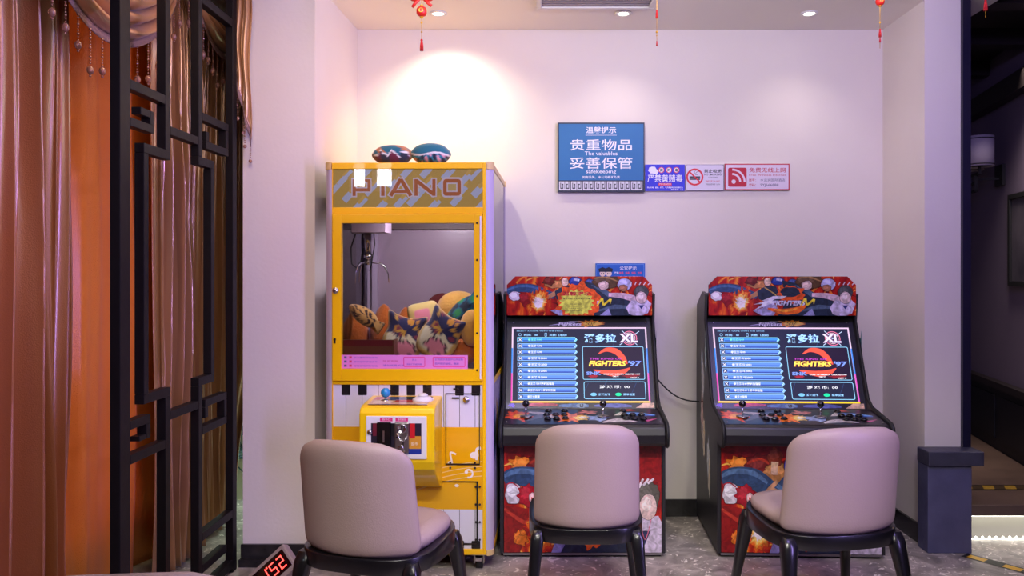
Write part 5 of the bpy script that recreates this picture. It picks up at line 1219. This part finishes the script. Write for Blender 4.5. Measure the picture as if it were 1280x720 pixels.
for lb, loc, rz in (('taupe padded dining chair seen square from behind, at the middle arcade cabinet', (.171, 3.0, 0), 0),
                    ('taupe padded dining chair turned slightly left, at the right arcade cabinet', (1.135, 2.94, 0), R(10)),
                    ('taupe padded chair of which only the top edge shows at the bottom left', (-.785, 1.524, 0), R(5))):
    c = copy_tree(base); c['label'] = lb; c.location = loc; c.rotation_euler = (0, 0, rz); c.scale = (1.15 if loc[0] > 1 else 1, 1, 1)
base.scale = (1.10, 1, 1)

# ================================================================== LED DISPLAY BOX ON THE FLOOR
ldx = thing('digital_display', 'grey boxed red number display tilted on the floor beside the claw machine', 'display', (0,0,0))
ldx.location = (-1.180, 3.50, .065); ldx.rotation_euler = (R(-30), R(-42), R(8))
box('case', M['displaycase'], ldx, -.17, .11, -.02, .03, -.062, .062, .006)
box('window', M['darkred'], ldx, -.115, .095, -.0215, -.0201, -.042, .045)
def seg_digit(x, ch_, h=.056, w_=.030):
    segs = {'1': 'bc', '5': 'afgcd', '2': 'abged'}[ch_]; t_ = .006; b = MB(); y0, y1 = -.0235, -.0217
    pos = dict(a=(x, x+w_, h-t_, h), g=(x, x+w_, h/2-t_/2, h/2+t_/2), d=(x, x+w_, 0, t_), b=(x+w_-t_, x+w_, h/2, h), c=(x+w_-t_, x+w_, 0, h/2), f=(x, x+t_, h/2, h), e=(x, x+t_, 0, h/2))
    for s_ in segs: a0, a1, c0_, c1 = pos[s_]; b.box(a0+.001, a1-.001, y0, y1, c0_-.028+.001, c1-.028-.001)
    b.build('digit', M['redled'], ldx)
seg_digit(-.040, '1'); seg_digit(.006, '5'); seg_digit(.048, '2'); MB().box(-.006, .000, -.0235, -.0217, .022, .029).build('dot', M['redled'], ldx)

# ================================================================== LATTICE SCREEN
ls = thing('lattice_screen', 'black wooden lattice screen with fret pattern standing in front of the curtains', 'screen', (-1.4375, 3.2, 0))
Tx = .0175
def bar(y0, y1, z0, z1, name='bar'): box(name, M['lacq'], ls, -Tx, Tx, y0 - 3.2, y1 - 3.2, z0, z1, .002)
TOP = HC - .002; w3 = .034
bar(2.69, 2.757, 0.001, TOP, 'post'); bar(3.670, 3.717, 0.001, TOP, 'post')
bar(3.015, 3.054, 1.842, TOP, 'post'); bar(3.015, 3.054, 0.001, .907, 'post')
bar(3.306, 3.342, 1.86, TOP, 'post'); bar(3.306, 3.342, 0.001, .907, 'post')
e = .0005
bar(2.757+e, 3.015-e, 2.012, 2.046); bar(2.757+e, 2.925, 1.885, 1.915); bar(2.898, 2.925, 1.915+e, 1.965); bar(2.83, 2.898-e, 1.938, 1.965)
bar(2.852, 2.886, .942+e, 1.806-e); bar(2.852, 3.054, 1.806, 1.842-e); bar(2.852, 3.054, .907+e, .942)
bar(2.757+e, 2.90, .835, .866); bar(2.870, 2.90, .782, .835-e); bar(2.82, 2.870-e, .782, .80); bar(2.757+e, 3.015-e, .715, .748)
bar(3.054+e, 3.306-e, 1.905, 1.938); bar(3.054+e, 3.306-e, .815, .848)
bar(3.430, 3.464, .942+e, 1.824-e); bar(3.306, 3.464, 1.824, 1.86-e); bar(3.306, 3.464, .907+e, .942)
bar(3.342+e, 3.670-e, 2.505, 2.540); bar(3.342+e, 3.62, 2.015, 2.048); bar(3.590, 3.62, 1.935, 2.015-e); bar(3.38, 3.62, 1.902, 1.935-e); bar(3.38, 3.41, 1.935, 1.975)
bar(3.342+e, 3.60, .700, .733); bar(3.572, 3.60, .733+e, .81); bar(3.37, 3.60, .81+e, .842); bar(3.37, 3.40, .765, .81)
bar(3.342+e, 3.670-e, .255, .290); bar(3.342+e, 3.60, .12, .155); bar(2.757+e, 3.015-e, .06, .10); bar(3.054+e, 3.306-e, .06, .10); bar(3.342+e, 3.67-e, .02, .06)

# ================================================================== CURTAINS
def curtain(name, label, m, y0, y1, xb, amp, folds, seed, h0=.02, h1=2.73, taper=0, group='window drapes', xb1=None):
    rd = random.Random(seed); ph = [rd.uniform(0, 6.28) for _ in range(4)]
    def fn(u, v):
        z = h0 + (h1-h0)*v
        q = u + .018*sin(v*4 + ph[0]) + .01*sin(v*9 + u*7 + ph[1])
        a = amp*(.75 + .45*sin(u*9 + ph[2]))*(1 + .25*sin(v*3 + ph[3]))
        s_ = sin(2*pi*folds*q + ph[2] + .5*sin(2*pi*q*folds*.37 + ph[1]))
        x = xb + a*(abs(s_)**.8*(1 if s_ > 0 else -1)) + .010*sin(v*6 + u*11) + .16*amp*sin(2*pi*folds*2.7*u + ph[0] + 2*sin(v*2.5 + ph[3]))
        if v < .12: x += .015*sin(u*20 + ph[0])*(1 - v/.12)
        if xb1 is not None: x += (xb1 - xb)*u
        sh = taper*(1 - v)*(u - .5)
        return (x, y0 + (y1-y0)*u + sh + .35*amp*cos(2*pi*folds*q + ph[2]), z)
    o = MB().grid(fn, max(40, int(folds*22)), 60).build(name, m, solid=.003)
    return tag(o, label, 'curtain', group)
curtain('drape', 'gathered bronze drape with broad folds at the left edge', M['drape'], 2.42, 2.96, -1.76, .042, 5.0, 4)
curtain('sheer_curtain', 'bright orange curtain panel hanging nearly flat behind the screen', M['orange'], 2.90, 3.98, -1.862, .034, 3.4, 9)
curtain('drape', 'champagne satin drape with narrow folds behind the middle of the lattice screen', M['satin'], 3.56, 4.02, -1.72, .045, 8.5, 12)
curtain('drape', 'brown gold drape behind the right post of the lattice screen', M['satin'], 4.09, 4.45, -1.74, .040, 6.5, 21)
# narrow end drape whose lower right side is drawn back
def fe(u, v):
    z = .02 + 2.70*v
    wd = .20 if v > .30 else .09 + .11*(v/.30)**2
    return (-1.82 + wd*u, 4.52 + .025*sin(u*16 + .6*sin(v*5)) , z)
tag(MB().grid(fe, 30, 50).build('drape', M['satin'], solid=.003), 'narrow end drape drawn back beside the left pillar', 'curtain', 'window drapes')
# swags
def swag(label, ya, yb, top, sag, xb, seed, nt=8, span0=.35):
    t = thing('curtain_swag', label, 'swag', (xb, (ya+yb)/2, top), 0, 'curtain swags with bead fringe'); hw = (yb-ya)/2
    rd = random.Random(seed); ph = rd.uniform(0, 6)
    def fn(u, v):
        k = 4*u*(1-u); k = k**.85
        s_ = span0 + (1-span0)*v
        z = -sag*s_*k + .012*k*(1-v)*sin(v*pi*2*5.2 + ph + 1.5 + 1.2*sin(u*3))
        x = .02 + .05*k*sin(pi*min(1, v*1.0)*.6) + .034*k*sin(v*pi*2*5.2 + ph + 1.2*sin(u*3)) + .006*sin(u*9+v*7)
        ys = -hw + 2*hw*u
        return (x, ys*(1 - .10*(1-v)), z + .02)
    MB().grid(fn, 46, 70).build('swag_fabric', M['satin'], t, solid=.003)
    rim = [Vector(fn(u/46, 1)) for u in range(47)]
    b = MB(); vs = []; fs = []
    for q in rim: vs += [(q.x + .003, q.y, q.z + .005), (q.x + .007, q.y, q.z - .034)]
    for i in range(46): fs.append((2*i, 2*i+2, 2*i+3, 2*i+1))
    b.add(vs, fs, True).build('braid_trim', M['trimlace'], t, solid=.004)
    for k in range(nt):
        u = (k + .7)/(nt + .4); q = Vector(fn(u, 1)) + Vector((.005, 0, -.034)); L = rd.uniform(.10, .15)
        b = MB(); n = int(L/.011)
        for i in range(n): b.ball((q.x, q.y, q.z - i*.011), .0035 if i % 3 else .005, 6)
        b.ball((q.x, q.y, q.z - L - .004), .0125, 8, (1, 1, 1.25)); b.ball((q.x, q.y, q.z - L - .024), .005, 6)
        b.build('bead_string', M['bead'], t)
    return t
swag('large champagne satin swag with beaded fringe at the top left', 2.30, 3.60, 2.74, .50, -1.645, 3, 16)
swag('smaller champagne satin swag behind the right half of the lattice screen', 3.56, 4.42, 2.74, .28, -1.64, 8, 13)
# tail beside the pillar
tl = thing('curtain_tail', 'pleated satin tail with bead fringe hanging against the left pillar', 'swag', (-1.46, 3.748, 2.74))
def ft(u, v):
    L = -.28 - .46*u; return (-.02 + .115*u + .006*sin(v*9), .012*sin(u*22), L*v + .0)
MB().grid(ft, 30, 40).build('tail_fabric', M['satin'], tl, solid=.003)
b = MB(); vs = []; fs = []
for i in range(31):
    q = ft(i/30, 1); vs += [(q[0], q[1]-.006, q[2] + .01), (q[0], q[1]-.006, q[2] - .03)]
for i in range(30): fs.append((2*i, 2*i+2, 2*i+3, 2*i+1))
b.add(vs, fs, True).build('braid_trim', M['trimlace'], tl, solid=.003)
for k in range(7):
    q = ft((k+.5)/7, 1); b = MB()
    for i in range(9): b.ball((q[0], q[1]-.006, q[2] - .035 - i*.010), .0035, 6)
    b.ball((q[0], q[1]-.006, q[2] - .133), .009, 8); b.build('bead_string', M['bead'], tl)
# cable bundle in the niche
b = MB()
for k in range(9):
    rr_ = .035 + .006*k; pts = [(-1.80 + rr_*cos(a*pi/8 + k)*.9, 4.844 - .006*k, .36 + rr_*1.2*sin(a*pi/8 + k)) for a in range(17)]
    b.tube(pts, .0035, 6)
b.tube([(-1.79, 4.845, 1.0), (-1.80, 4.845, .7), (-1.81, 4.84, .42)], .004, 6).tube([(-1.84, 4.84, .2), (-1.80, 4.84, .16), (-1.77, 4.84, .22), (-1.78, 4.84, .005)], .004, 6)
tag(b.build('cable_bundle', M['cablegreen']), 'coiled teal cables hanging in the gap beside the left pillar', 'cable')
